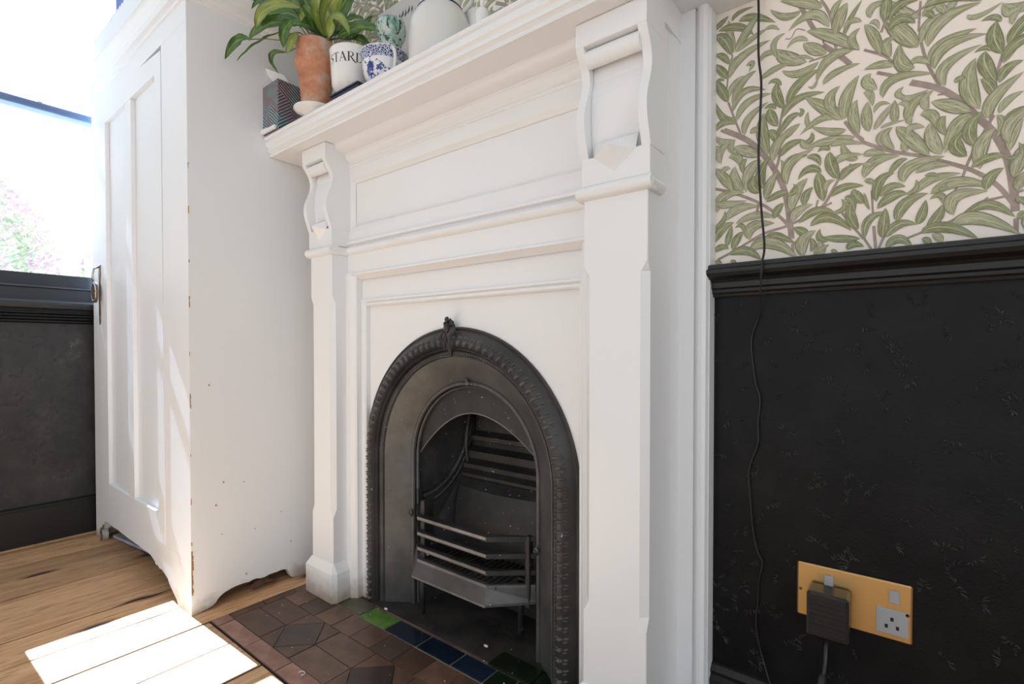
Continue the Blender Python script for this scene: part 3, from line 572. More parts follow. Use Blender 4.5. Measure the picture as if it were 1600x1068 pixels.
# infill board round the arch
AC=-.876; AZ=.415; RO=.358
def infill():
    x0,x1,zt=-1.237,-.497,.862; ri=.350; mb=MB(); xs=sorted(set([x0,AC-ri,AC+ri,x1]+[AC+ri*math.sin(t*math.pi/64) for t in range(-31,32)]))
    for a,b_ in zip(xs,xs[1:]):
        def zlow(x): 
            d=abs(x-AC); return 0 if d>=ri-1e-6 else AZ+math.sqrt(max(0,ri*ri-d*d))
        m2=(a+b_)/2
        if abs(m2-AC)>ri: za=zb=0
        else: za,zb=max(zlow(a),AZ),max(zlow(b_),AZ)
        vs=[(a,.890,za),(b_,.890,zb),(b_,.890,zt),(a,.890,zt),(a,.906,za),(b_,.906,zb),(b_,.906,zt),(a,.906,zt)]
        mb.add(vs,[(0,1,2,3),(4,7,6,5),(0,4,5,1),(2,6,7,3)])
    return mb.build('infill_panel','white',fs)
infill()
# overmantel panel with bevelled recess
box('overmantel_board',(-1.30,.868,1.027),(-.44,.890,1.262),'white',fs)
MX0,MX1,MZ0,MZ1=-1.272,-.462,1.027,1.262; RX0,RX1,RZ0,RZ1=-1.262,-.494,1.066,1.205
def frame_bevel():
    o=[(MX0,MZ0),(MX1,MZ0),(MX1,MZ1),(MX0,MZ1)]; i1=[(RX0,RZ0),(RX1,RZ0),(RX1,RZ1),(RX0,RZ1)]; g=.010; i2=[(RX0+g,RZ0+g),(RX1-g,RZ0+g),(RX1-g,RZ1-g),(RX0+g,RZ1-g)]
    vs=[(x,.8555,z) for x,z in o]+[(x,.8555,z) for x,z in i1]+[(x,.867,z) for x,z in i2]+[(x,.868,z) for x,z in o]
    f=[]
    for k in range(4): n=(k+1)%4; f+=[(k,n,4+n,4+k),(4+k,4+n,8+n,8+k),(k,12+k,12+n,n)]
    return MB().add(vs,f).build('overmantel_frame','white',fs)
frame_bevel()
# bed mould below the shelf
bm_=[(.868,1.238),(.854,1.238),(.8505,1.243),(.8535,1.248),(.8535,1.253),(.848,1.256),(.843,1.263),(.842,1.269),(.838,1.271),(.838,1.274)]
bm_+=[(.838-.034*math.sin(t*math.pi/12)*1.0,1.274+.017*(1-math.cos(t*math.pi/12))) for t in range(1,7)]+[(.804,1.2925),(.868,1.2925)]
smooth_by_angle(MB().extx(bm_,-1.272,-.462).build('bed_mould','white',fs),28)
# brackets
def bracket(x0,x1):
    g=thing
    yb=.856; d=.008
    x0,x1=x0-.004,x1+.006
    core=[(yb,1.291),(.777,1.291),(.777,1.252),(.781,1.248)]
    core_c=[(.808,1.244),(.808,1.20),(.801,1.17),(.799,1.13),(.802,1.095),(.806,1.066)]
    # central tongue (recessed face)
    MB().extx([(yb,1.25)]+[(y+.006,z) for y,z in core_c]+[(yb,1.066)],x0+.016,x1-.016).build('bracket_face','white',fs)
    ch=[(yb,1.252)]+[(.777,1.252),(.779,1.245),(.786,1.235),(.795,1.222),(.800,1.207),(.801,1.195),(.798,1.180),(.790,1.158),(.783,1.142),(.780,1.128),(.780,1.112),(.784,1.094),(.790,1.078),(.794,1.066),(.797,1.058),(yb,1.058)]
    for a,b_ in ((x0,x0+.0155),(x1-.0155,x1)): smooth_by_angle(MB().extx(ch,a,b_).build('bracket_cheek','white',fs),40)
    box('bracket_block',(x0-.0005,.7765,1.250),(x1+.0005,yb,1.2915),'white',fs,.0012)
    # roll under the block
    pr=[(.796+.0145*math.cos(t*math.pi/6),1.2335+.0155*math.sin(t*math.pi/6)) for t in range(12)]
    smooth_by_angle(MB().extx(pr,x0+.0155,x1-.0155).build('bracket_roll','white',fs),50)
    # base block and pyramid drop
    box('bracket_base',(x0+.001,.7965,1.0105),(x1-.001,yb,1.060),'white',fs,.001)
    cx=(x0+x1)/2; zt,zb=1.075,1.027; w_=(x1-x0)/2-.026
    vs=[(cx-w_,.7962,1.058),(cx+w_,.7962,1.058),(cx,.7962,zb),(cx,.770,1.066),(cx-w_,.806,zt+.012),(cx+w_,.806,zt+.012)]
    MB().add(vs,[(0,3,2),(3,1,2),(0,4,3),(4,5,3),(5,1,3),(0,2,1),(0,1,5,4)]).build('bracket_drop','white',fs,)
for a,b_ in PX: bracket(a,b_)
# right-hand return of the surround, stepped back to the wall
MB().extz([(-.360,.856),(-.343,.856),(-.343,.893),(-.338,.925),(-.3385,.945),(-.311,.945),(-.311,.952),(-.307,.952),(-.3065,.946),(-.302,.942),(-.295,.9405),(-.289,.944),(-.2865,.951),(-.289,.956),(-.2860,.958),(-.2860,.989),(-.36,.989)],0,1.3472).build('surround_return','white',fs)
MB().extz([(-1.380,.835),(-1.401,.835),(-1.408,.855),(-1.408,.989),(-1.380,.989)],0,1.291).build('surround_return','white',fs)
box('surround_backboard',(-1.378,.895,.90),(-.342,.986,1.291),'white',fs)
for a in (-1.379,-.461): box('surround_backboard',(a,.8605,.001),(a+.12,.986,.899),'white',fs)
# shelf
sh=[(.989,1.2925),(.742,1.2925),(.7405,1.296),(.7435,1.302),(.7345,1.307),(.7345,1.312),(.736,1.316),(.730,1.321),(.728,1.327),(.7285,1.331),(.7315,1.333),(.7315,1.337),(.7265,1.339),(.7245,1.343),(.7265,1.3475),(.989,1.3475)]
smooth_by_angle(MB().extx(sh,-1.5035,-.3365).build('mantel_shelf','white',fs),30)
box('shelf_top_board',(-1.5035,.729,1.3476),(-.19,.989,1.3515),'white',fs,.001)
# ================= CAST IRON INSERT =================
ins=thing('cast_iron_arch',(AC,.90,0),'black cast iron arched fireplace insert with leafy moulded rim','fireplace insert')
def arch(prof,z0=.0,n=48,zc=AZ):
    path=[];fr=[]
    for z in (z0,z0+(zc-z0)*.5): path.append((AC,0,z)); fr.append(((-1,0,0),(0,1,0)))
    for i in range(n+1):
        t=math.pi*i/n; path.append((AC,0,zc)); fr.append(((-math.cos(t),0,math.sin(t)),(0,1,0)))
    for z in (z0+(zc-z0)*.5,z0): path.append((AC,0,z)); fr.append(((1,0,0),(0,1,0)))
    return MB().sweep(prof,path,fr,True)
rim=smooth_by_angle(arch([(.344,.906),(.3585,.906),(.3585,.886),(.355,.883),(.350,.884),(.346,.880),(.338,.874),(.328,.8685),(.320,.866),(.313,.867),(.309,.872),(.3065,.878),(.3035,.877),(.301,.880),(.300,.889),(.299,.906)]).build('outer_rim','iron_rim',ins),40)
def apt(r,s): # point on the arch line at arclength s (radius r) -> x,z, radial dir, tangent
    if s<AZ: return (AC-r,s),(-1,0)
    a=(s-AZ)/r
    if a<math.pi: return (AC-r*math.cos(a),AZ+r*math.sin(a)),(-math.cos(a),math.sin(a))
    return (AC+r,max(0,AZ-(s-AZ-math.pi*r))),(1,0)
def alen(r): return 2*AZ+math.pi*r
# acanthus leaves on the rim, joined
mb=MB(); r0=.327; Ln=alen(r0); n=84
for i in range(n):
    s=Ln*(i+.5)/n
    (x,z),(rx,rz_)=apt(r0,s); tx,tz=(-rz_,rx) ; 
    if s<AZ: tx,tz=0,1
    for (dr,dt,rr,rt,h,y) in ((-.007,0,.0085,.0048,.006,.8655),(.006,.0035,.006,.0026,.0045,.8705),(.004,-.0035,.006,.0022,.004,.8695),(-.013,.003,.0035,.003,.004,.8675)):
        cx,cz=x+rx*dr+tx*dt,z+rz_*dr+tz*dt
        vs=[];fsx=[]; A=7; 
        for q in range(A):
            t=2*math.pi*q/A; a,b_=rr*math.cos(t),rt*math.sin(t)+.3*rr*math.sin(t*2)*.3; vs.append((cx+rx*a+tx*b_,y+.004,cz+rz_*a+tz*b_))
        for q in range(A):
            t=2*math.pi*q/A; a,b_=.6*rr*math.cos(t),.6*rt*math.sin(t); vs.append((cx+rx*a+tx*b_,y-h*.75,cz+rz_*a+tz*b_))
        vs.append((cx,y-h,cz)); f=[(q,(q+1)%A,A+(q+1)%A,A+q) for q in range(A)]+[(A+q,A+(q+1)%A,2*A) for q in range(A)]
        mb.add(vs,f,True)
o=mb.build('acanthus_moulding','iron',rim,fix=False); o['kind']='stuff'  # paler iron than the rim, highlights on the leaf ridge put into colour
band=arch([(.299,.906),(.2995,.888),(.2975,.886),(.2955,.890),(.2895,.891),(.2885,.888),(.2865,.888),(.2855,.893),(.285,.906)]); band=smooth_by_angle(band.build('bead_band','iron',ins),40)
mb=MB(); r0=.2925; Ln=alen(r0); n=190
for i in range(n):
    (x,z),_=apt(r0,Ln*(i+.5)/n); mb.ball((x,.8905,max(z,.003)),(.0023,.0026,.0023),6,4)
o=mb.build('beading','iron',band,fix=False); o['kind']='stuff'
pl=arch([(.286,.896),(.2845,.894),(.225,.936),(.216,.945),(.216,.955),(.225,.955),(.286,.915)],n=64); smooth_by_angle(pl.build('arch_plate','iron',ins),30)
ib=arch([(.2165+.0062*math.cos(t*math.pi/5),.9415+.0075*math.sin(t*math.pi/5)) for t in range(10)],n=64); ib=smooth_by_angle(ib.build('inner_arch_bead','iron',ins),60)
ib2=arch([(.2075+.0042*math.cos(t*math.pi/4),.951+.006*math.sin(t*math.pi/4)) for t in range(8)],n=64); smooth_by_angle(ib2.build('inner_arch_bead','iron',ins),60)
for kx in (-.2165,.2165):
    mb=MB(); mb.ball((AC+kx,.931,.2585),(.008,.006,.0085),12,8); mb.ball((AC+kx,.925,.2585),(.004,.004,.004),10,6); mb.ball((AC+kx,.934,.2585),(.0045,.006,.013),10,6)
    mb.build('boss','iron',ins,fix=False)
mb=MB(); mb.ball((AC,.932,AZ+.2165),(.010,.006,.007),12,8); mb.ball((AC,.930,AZ+.225),(.004,.004,.005),8,6); mb.ball((AC-.013,.934,AZ+.2155),(.006,.004,.004),8,6); mb.ball((AC+.013,.934,AZ+.2155),(.006,.004,.004),8,6)
mb.build('boss','iron',ins,fix=False)
# finial: scrolled leaf cartouche at the crown
mb=MB(); zc=AZ+.335
outl=[(-.001,.058),(-.006,.050),(-.012,.044),(-.014,.034),(-.020,.026),(-.024,.010),(-.022,-.008),(-.014,-.024),(-.006,-.036),(.004,-.046),(.009,-.060),(.013,-.044),(.019,-.034),(.020,-.018),(.014,-.008),(.020,.006),(.022,.020),(.019,.034),(.014,.040),(.012,.048),(.006,.050)]
c=(0,-.002)
vs=[(AC+x*.8-.002,.876,zc+z*.78) for x,z in outl]+[(AC+(x*.72+c[0])*.8-.002,.862,zc+(z*.78+c[1])*.78) for x,z in outl]+[(AC,.858,zc)]
n=len(outl); mb.add(vs,[(i,(i+1)%n,n+(i+1)%n,n+i) for i in range(n)]+[(n+i,n+(i+1)%n,2*n) for i in range(n)],True)
def scroll(cx,cz,R,a0,turn,r_,y=.858): 
    pts=[]
    for i in range(18):
        t=i/17; a=a0+turn*t; rr=R*(1-.75*t); pts.append((AC+cx+rr*math.cos(a),y-.003*t,zc+cz+rr*math.sin(a)))
    mb.tube(pts,[r_*(1-.5*i/17) for i in range(18)],6)
scroll(-.004,-.004,.017,1.9,4.6,.0028); scroll(.006,-.012,.011,.8,-4.8,.0024); scroll(-.002,.020,.011,-1.2,4.2,.0024); scroll(.006,.022,.008,2.8,-4.2,.002); scroll(.002,-.026,.010,2.4,3.6,.0022)
mb.ball((AC-.001,.862,zc+.040),(.006,.006,.008),8,6); mb.ball((AC-.009,.863,zc+.030),(.004,.005,.006),7,5); mb.ball((AC+.010,.863,zc+.031),(.004,.005,.006),7,5); mb.ball((AC+.009,.866,zc-.040),(.003,.005,.010),7,5)
mb.build('finial','iron_rim',ins,fix=False)
# hood plate with curved lower edge
def hood():
    R=.214; n=28; mb=MB(); ys=(.9565,.961)
    def low(x):
        d=x-AC; return .553-.115*(abs(d)/.2)**1.9*(1.05 if d<0 else .80)
    top=[];bot=[]
    for i in range(n+1):
        x=AC-.2135+.427*i/n; zt=AZ+math.sqrt(max(0,R*R-(x-AC)**2)); top.append((x,zt)); bot.append((x,min(low(x),zt)))
    vs=[(x,y,z) for y in ys for x,z in top]+[(x,y,z) for y in ys for x,z in bot]; m=n+1; f=[]
    for i in range(n): f+=[(i,i+1,2*m+i+1,2*m+i),(m+i,3*m+i,3*m+i+1,m+i+1),(2*m+i,2*m+i+1,3*m+i+1,3*m+i)]
    mb.add(vs,f); h=mb.build('hood_plate','iron_soot',ins)
    e=MB().tube([(x,.957,z) for x,z in bot if z<AZ+.17 ],.0018,6); e.build('hood_lip','iron_bar',h)
hood()
# firebox: cheeks, back
def cheek(sg):
    f=lambda d:AC+sg*d
    vs=[(f(.2155),.955,0),(f(.2155),.955,.66),(f(.150),1.14,.66),(f(.150),1.14,0),(f(.2205),.957,0),(f(.2205),.957,.66),(f(.156),1.145,.66),(f(.156),1.145,0)]
    MB().add(vs,[(0,1,2,3),(4,7,6,5),(0,4,5,1),(3,2,6,7),(1,5,6,2)]).build('firebox_cheek','iron_soot',ins)
    # moulded curved rib on the cheek
    pts=[]
    for i in range(15):
        t=i/14; y=.965+.155*t; z=.30+.145*(t**1.8)+(.07*t**6); d=.2125-.0645*(y-.955)/.185-.004; pts.append((f(d),y,z))
    mb=MB().tube(pts,.009,8); mb.tube([(p[0]-sg*.004,p[1],p[2]-.020) for p in pts],.006,6)
    mb.build('cheek_rib','iron_soot',ins,fix=False)
    # fire-brick side below the rib
    vs=[(f(.20),.96,.16),(f(.20),.96,.285),(f(.142),1.12,.42),(f(.128),1.10,.16),(f(.2140),.957,.16),(f(.2140),.957,.285),(f(.154),1.14,.42),(f(.154),1.14,.16)]
    MB().add(vs,[(0,1,2,3),(4,7,6,5),(0,4,5,1),(1,5,6,2),(3,2,6,7),(0,3,7,4)]).build('firebox_lining','iron_soot',ins)
cheek(-1);cheek(1)
bp=[(1.15,.0),(1.05,.02),(1.045,.15),(1.035,.20),(1.038,.27),(1.052,.325),(1.070,.345),(1.062,.350),(1.062,.358),(1.078,.365),(1.072,.372),(1.072,.384),(1.092,.392),(1.084,.400),(1.084,.420),(1.108,.432),(1.112,.445),(1.100,.450),(1.100,.462),(1.122,.475),(1.130,.66),(1.15,.66)]
mb=MB()
pts=[]
xs=[AC-.146+.292*i/14 for i in range(15)]
vs=[];f=[]
for x in xs:
    bul=.018*(1-((x-AC)/.146)**2)
    for j,(y,z) in enumerate(bp): vs.append((x,y-(bul if .1<z<.33 else 0),z))
m=len(bp)
for i in range(14):
    for j in range(m-1): f.append((i*m+j,i*m+j+1,(i+1)*m+j+1,(i+1)*m+j))
smooth_by_angle(mb.add(vs,f).build('fireback','iron_soot',ins),30)
MB().tube([(AC-.142,1.10-.02*math.sin(t/9*3.1),.34+.20*t/9) for t in range(10)],.0065,7).build('fireback_corner_rib','iron_soot',ins)
box('throat_plate',(AC-.2,.965,.655),(AC+.2,1.15,.66),'iron_soot',ins)
for sg in (-1,1): box('insert_foot_plate',(AC+sg*.216-.006,.957,.0),(AC+sg*.216+.006,1.0,.12),'iron_soot',ins)
# ================= FIRE BASKET =================
gr=thing('fire_basket',(AC,.90,.12),'black iron fire basket with three grey front bars and sloping ash lip','fire basket')
GC=-.877; 
def poly(off=0.): return [(GC-.206-off*.3,.944),(GC-.1195-off*.45,.871-off),(GC+.1195+off*.45,.871-off),(GC+.206+off*.3,.944)]
def barz(z0,z1,dep,mat,name,off=0.):
    o_=poly(off); i_=poly(off-dep); vs=[];
    for (a,b_),(c_,d_) in zip(o_,i_): vs+=[(a,b_,z0),(a,b_,z1),(c_,d_ ,z1),(c_,d_,z0)]
    n=4; f=[]
    for i in range(3):
        for j in range(4): k=(j+1)%4; f.append((i*4+j,i*4+k,(i+1)*4+k,(i+1)*4+j))
    f+=[(0,1,2,3),(12,15,14,13)]
    return MB().add(vs,f).build(name,mat,gr)
def facebar(z0,z1,parent):
    a,b_=poly(.001)[1:3]; 
    MB().box((a[0]+.001,a[1]-.0012,z0+.0015),(b_[0]-.002,a[1]+.002,z1-.0015),.0006).build('pale_bar_face','iron_bar',parent)  # paler grey plate over the straight front of each bar
for z in (.2845,.2445,.2055):
    o=barz(z-.011,z,.020 if z>.28 else .014,'iron_soot','front_bar'); facebar(z-.0095,z+.0005,o)
# ash lip
o_=poly(.0);b2=poly(.014);i_=[(q_[0],q_[1]+.012) for q_ in poly(0.)]
vs=[];
for p,q,k_ in zip(o_,b2,i_): vs+=[(p[0],p[1],.172),(p[0],p[1]-.0015,.166),(q[0],q[1],.134),(q[0],q[1],.128),(q[0],q[1]+.008,.128),(p[0],k_[1],.160),(p[0],k_[1],.172)]
f=[]
for i in range(3):
    for j in range(7): k=(j+1)%7; f.append((i*7+j,i*7+k,(i+1)*7+k,(i+1)*7+j))
f+=[tuple(range(7)),tuple(21+j for j in range(7))[::-1]]
lip=MB().add(vs,f).build('ash_lip','iron',gr)
a,b_=poly(.001)[1:3]; MB().box((a[0],a[1]-.0008,.1655),(b_[0],a[1]+.003,.1725),.0006).build('lip_edge','iron_bar',lip)
a,b_=poly(.0148)[1:3]; MB().box((a[0],a[1]-.0006,.1275),(b_[0],a[1]+.003,.1325),.0006).build('lip_edge','iron_bar',lip)
# uprights
for x0,y0,z1 in ((GC-.121,.885,.322),): box('upright',(x0,y0,.165),(x0+.012,y0+.012,z1),'iron_soot',gr,.001)
box('upright',(GC-.2,.938,.168),(GC-.192,.955,.325),'iron_soot',gr,.001); box('upright',(GC+.186,.930,.118),(GC+.198,.946,.285),'iron_soot',gr,.001)
box('cheek_plate',(GC-.125,.886,.168),(GC-.119,.93,.318),'iron_soot',gr,.001)
for i in range(17):
    x=GC-.128+.016*i; MB().tube([(x-.006,1.03,.158),(x+.006,.882,.166)],.0042,6).build('fire_bar','iron_soot',gr)
box('grate_cross_bar',(GC-.145,.985,.146),(GC+.145,.995,.153),'iron_soot',gr)
for lx,ly in ((GC-.150,.915),(GC+.12,1.0)):
    MB().tube([(lx,ly,.135),(lx,ly,.0)],[.008,.0065],8).build('basket_leg','iron_soot',gr)
mb=MB(); mb.ball((GC-.105,.895,.186),(.007,.006,.010),8,6); o=mb.build('rust_lump','raw_edge',gr)
# ================= WARDROBE =================
wd=thing('wardrobe',(-1.97,.745,0),'tall white painted wardrobe with panelled door and chipped edges beside the fireplace','wardrobe')
WF=.523
# side panel with cut-out foot
def side(x0,x1,name,jt):
    pr=[(WF+.0005,.0),(.560,.004),(.574,.008),(.583,.014),(.588,.022),(.597,.029),(.608,.034),(.62,.037)]
    y=.635
    while y<.785: pr.append((y,.0395+random.uniform(-.0012,.0014)*jt-(.004 if .70<y<.73 else 0))); y+=.012
    pr+=[(.788,.036),(.792,.026),(.796,.016),(.802,.006),(.82,.0),(.975,.0),(.975,1.655),(WF+.0005,1.655)]
    return MB().extx(pr,x0,x1).build(name,'white_side',wd)
side(-1.523,-1.505,'side_panel',1.); side(-2.434,-2.416,'side_panel',1.)
box('back_panel',(-2.416,.965,.03),(-1.523,.975,1.655),'dark_wood',wd); box('bottom_board',(-2.416,.545,.095),(-1.523,.965,.108),'dark_wood',wd); box('wardrobe_top',(-2.434,.545,1.655),(-1.505,.975,1.668),'white_side',wd)
# front frame: polygon plate with foot cut-outs
DX0,DX1,DZ0,DZ1=-2.362,-1.694,.147,1.592
box('front_stile',(-2.434,WF-.001,.147),(DX0-.0015,.545,1.592),'white_side',wd); box('front_stile',(DX1+.0015,WF-.001,.147),(-1.5055,.545,1.592),'white_side',wd)
box('top_rail',(-2.434,WF-.001,1.5925),(-1.5055,.545,1.655),'white_side',wd)
ap=[(-2.434,.1465),(-2.434,.0),(-2.372,.0),(-2.368,.018),(-2.376,.034),(-2.366,.048),(-2.345,.050),(-2.338,.066),(-2.318,.083)]
x=-2.30
while x<-1.84: ap.append((x,.086+random.uniform(-.001,.001))); x+=.03
ap+=[(-1.82,.084),(-1.80,.078),(-1.79,.070+.006),(-1.78,.066),(-1.765,.070),(-1.75,.064),(-1.73,.066),(-1.705,.060),(-1.680,.052),(-1.668,.040),(-1.640,.026),(-1.612,.012),(-1.600,.0),(-1.5055,.0),(-1.5055,.1465)]
MB().exty(ap,WF-.001,.545).build('bottom_rail','white_side',wd)
# worn brown edge on the left foot
MB().tube([(-2.371,WF-.001,.002),(-2.368,WF-.001,.018),(-2.376,WF-.001,.034),(-2.366,WF-.001,.048),(-2.345,WF-.001,.050),(-2.338,WF-.001,.066)],.0035,6).build('worn_foot_edge','dark_wood',wd)
# bare wood chips along the front corner
mb=MB(); r=random.Random(9)
for z0,z1 in ((.055,.175),(.19,.20),(.30,.318),(.43,.437),(.56,.60),(.70,.712),(.83,.86),(.95,.957),(1.08,1.10),(1.2,1.215)):
    z=z0
    while z<z1:
        h=r.uniform(.006,.014); wv=r.uniform(.002,.0055) if z0<.06 else r.uniform(.001,.0022); mb.box((-1.5055,WF-.0003,z),(-1.5044,WF+wv,min(z+h,z1))); z+=h*.8
mb.build('bare_wood_chips','raw_edge',wd,fix=False)
mb=MB()
for y,z,s_ in ((.585,.285,.0028),(.605,.345,.0024),(.66,.335,.0018),(.665,.065,.0025),(.57,.62,.0022),(.80,.12,.002),(.60,.20,.0015),(.69,.19,.0015),(.77,.22,.0015)): MB().ball((-1.5048,y,z),(.0012,s_,s_*1.4),7,4).build('paint_chip','raw_edge',wd,fix=False)
# cornice
co=[(0,0),(.006,.002),(.008,.009),(.018,.012),(.021,.016),(.022,.024),(.026,.027),(.029,.034),(.036,.043),(.043,.046),(.046,.047),(.046,.054),(0,.054)]
cz=1.648
path=[(-2.434,.97,cz),(-2.434,WF,cz),(-1.505,WF,cz),(-1.505,.97,cz)]
fr=[((-1,0,0),(0,0,1)),((-1,-1,0),(0,0,1)),((1,-1,0),(0,0,1)),((1,0,0),(0,0,1))]
smooth_by_angle(MB().sweep(co,path,fr,True).build('cornice','white_side',wd),30)
# door
dr_=thing  # (parts below)
door=box('door',(DX0,.5335,DZ0),(DX1,.541,1.572),'white_side',wd)
PXs=[(-2.252,-2.026),(-1.966,-1.744)]; PZ=(.233,1.524)
def rail(nm,a,b_): return box(nm,a,b_,'white_side',door,.0012)
yf=WF-.0025
rail('door_stile',(DX0,yf,DZ0),(PXs[0][0],.5335,DZ1)); MB().exty([(PXs[1][1],DZ0),(DX1,DZ0),(DX1,1.577),(PXs[1][1],1.580)],yf,.5335).build('door_stile','white_side',door); rail('door_muntin',(PXs[0][1],yf,PZ[0]),(PXs[1][0],.5335,PZ[1]))
rail('door_rail',(PXs[0][0],yf,DZ0),(PXs[1][1],.5335,PZ[0])); MB().exty([(PXs[0][0],PZ[1]),(PXs[1][1],PZ[1]),(PXs[1][1],1.580),(-1.90,DZ1),(PXs[0][0],DZ1)],yf,.5335).build('door_rail','white_side',door)
# key plate and hanging medallion
kp=MB(); kx=-2.335
kp.exty([(kx-.014,1.025),(kx+.014,1.025),(kx+.008,1.02),(kx+.007,1.01),(kx+.011,.99),(kx+.005,.965),(kx+.007,.90),(kx+.009,.85),(kx+.005,.835),(kx+.007,.822),(kx,.808),(kx-.007,.822),(kx-.005,.835),(kx-.009,.85),(kx-.007,.90),(kx-.005,.965),(kx-.011,.99),(kx-.007,1.01),(kx-.008,1.02)],yf-.003,yf)
kpo=kp.build('key_plate','old_brass',door)
mb=MB()
mb.tube([(kx,yf-.004,1.02),(kx,yf-.018,1.012),(kx,yf-.022,.99),(kx,yf-.020,.965)],.0035,6)
pts=[(kx+.004*math.cos(t/16*6.283),yf-.022+.016*math.sin(t/16*6.283)*.3,.925+.042*math.sin(t/16*6.283+1.57)) for t in range(17)]
mb.build('key_hook','silver',door,fix=False)
md=MB()
for k_ in range(2):
    nn=24; R1=.030 if k_==0 else .0215; yy=(yf-.012,yf-.018) if k_==0 else (yf-.018,yf-.021)
    vs=[(kx+R1*math.cos(2*math.pi*i/nn),y,.925+R1*1.25*math.sin(2*math.pi*i/nn)) for y in yy for i in range(nn)]
    md.add(vs,[(i,(i+1)%nn,nn+(i+1)%nn,nn+i) for i in range(nn)]+[tuple(range(nn)),tuple(range(nn,2*nn))],False)
mdo=md.build('medallion','old_brass',door); MB().tube([(kx+.026*math.cos(2*math.pi*i/24),yf-.0185,.925+.0325*math.sin(2*math.pi*i/24)) for i in range(25)],.003,6).build('medallion_rim','silver',door)
# things under the wardrobe
def sheet(name,pts,z0,z1,mat,label,cat,group=None):
    n=len(pts); c=(sum(p[0] for p in pts)/n,sum(p[1] for p in pts)/n,z0)
    vs=[(a,b_,z0) for a,b_ in pts]+[(a,b_,z1) for a,b_ in pts]
    o=MB().add(vs,[tuple(range(n))[::-1],tuple(range(n,2*n))]+[(i,(i+1)%n,n+(i+1)%n,n+i) for i in range(n)]).build(name,mat,loc=c); return tag(o,label,cat,group)
sheet('dark_magazine',[(-2.31,.565),(-2.01,.592),(-2.04,.80),(-2.34,.77)],.0006,.004,'navy_book','dark flat magazine lying lowest under the wardrobe','magazine')
sheet('paper_sheaf',[(-2.36,.556),(-2.06,.590),(-2.07,.80),(-2.37,.765)],.0042,.014,'magazine','sheaf of pale grey papers pushed under the wardrobe front','papers')
sheet('folded_paper',[(-2.30,.60),(-2.18,.615),(-2.19,.74),(-2.31,.73)],.0142,.018,'navy_book','small dark folded leaflet on top of the papers under the wardrobe','leaflet')
b_=MB().extz([(-1.66,.62),(-1.63,.60),(-1.60,.605),(-1.595,.90),(-1.655,.905)],.0006,.028); o=b_.build('timber_batten','dark_wood'); tag(o,'rough brown timber batten lying under the wardrobe, seen through its side cut-out','batten')
mb=MB(); vs=[];r=random.Random(12)
for i in range(9):
    for j in range(4): vs.append((-1.545+.012*j+r.uniform(-.003,.003),.69+.009*i,.006+.020*math.sin(math.pi*i/8)*(.6+.4*math.sin(j*2.1))+r.uniform(-.002,.002)))
mb.add(vs,[(i*4+j,i*4+j+1,(i+1)*4+j+1,(i+1)*4+j) for i in range(8) for j in range(3)],True); o=mb.build('crumpled_paper','tile_pink'); tag(o,'crumpled brownish scrap of paper under the cut-out side of the wardrobe','paper scrap')
# on top of the wardrobe
bx=thing('blue_storage_box',(-1.85,.70,1.703),'blue box on top of the white wardrobe behind scalloped edging','box')
MB().box((-2.105,.52,1.7025),(-1.58,.93,1.98),.004).build('box_body','blue_box',bx); MB().box((-2.112,.513,1.955),(-1.573,.937,1.995),.003).build('box_lid','blue_box',bx)
sc=[(-2.42,1.7025),(-1.52,1.7025)]
x=-1.52
while x>-2.42:
    for t in range(0,5): sc.append((x-.0105+.0105*math.cos(t*math.pi/4),1.800+.011*math.sin(t*math.pi/4)))
    x-=.0225
o=MB().exty(sc,.4985,.5005).build('scalloped_edging','lace'); tag(o,'white scalloped shelf edging standing along the top of the wardrobe cornice','edging')
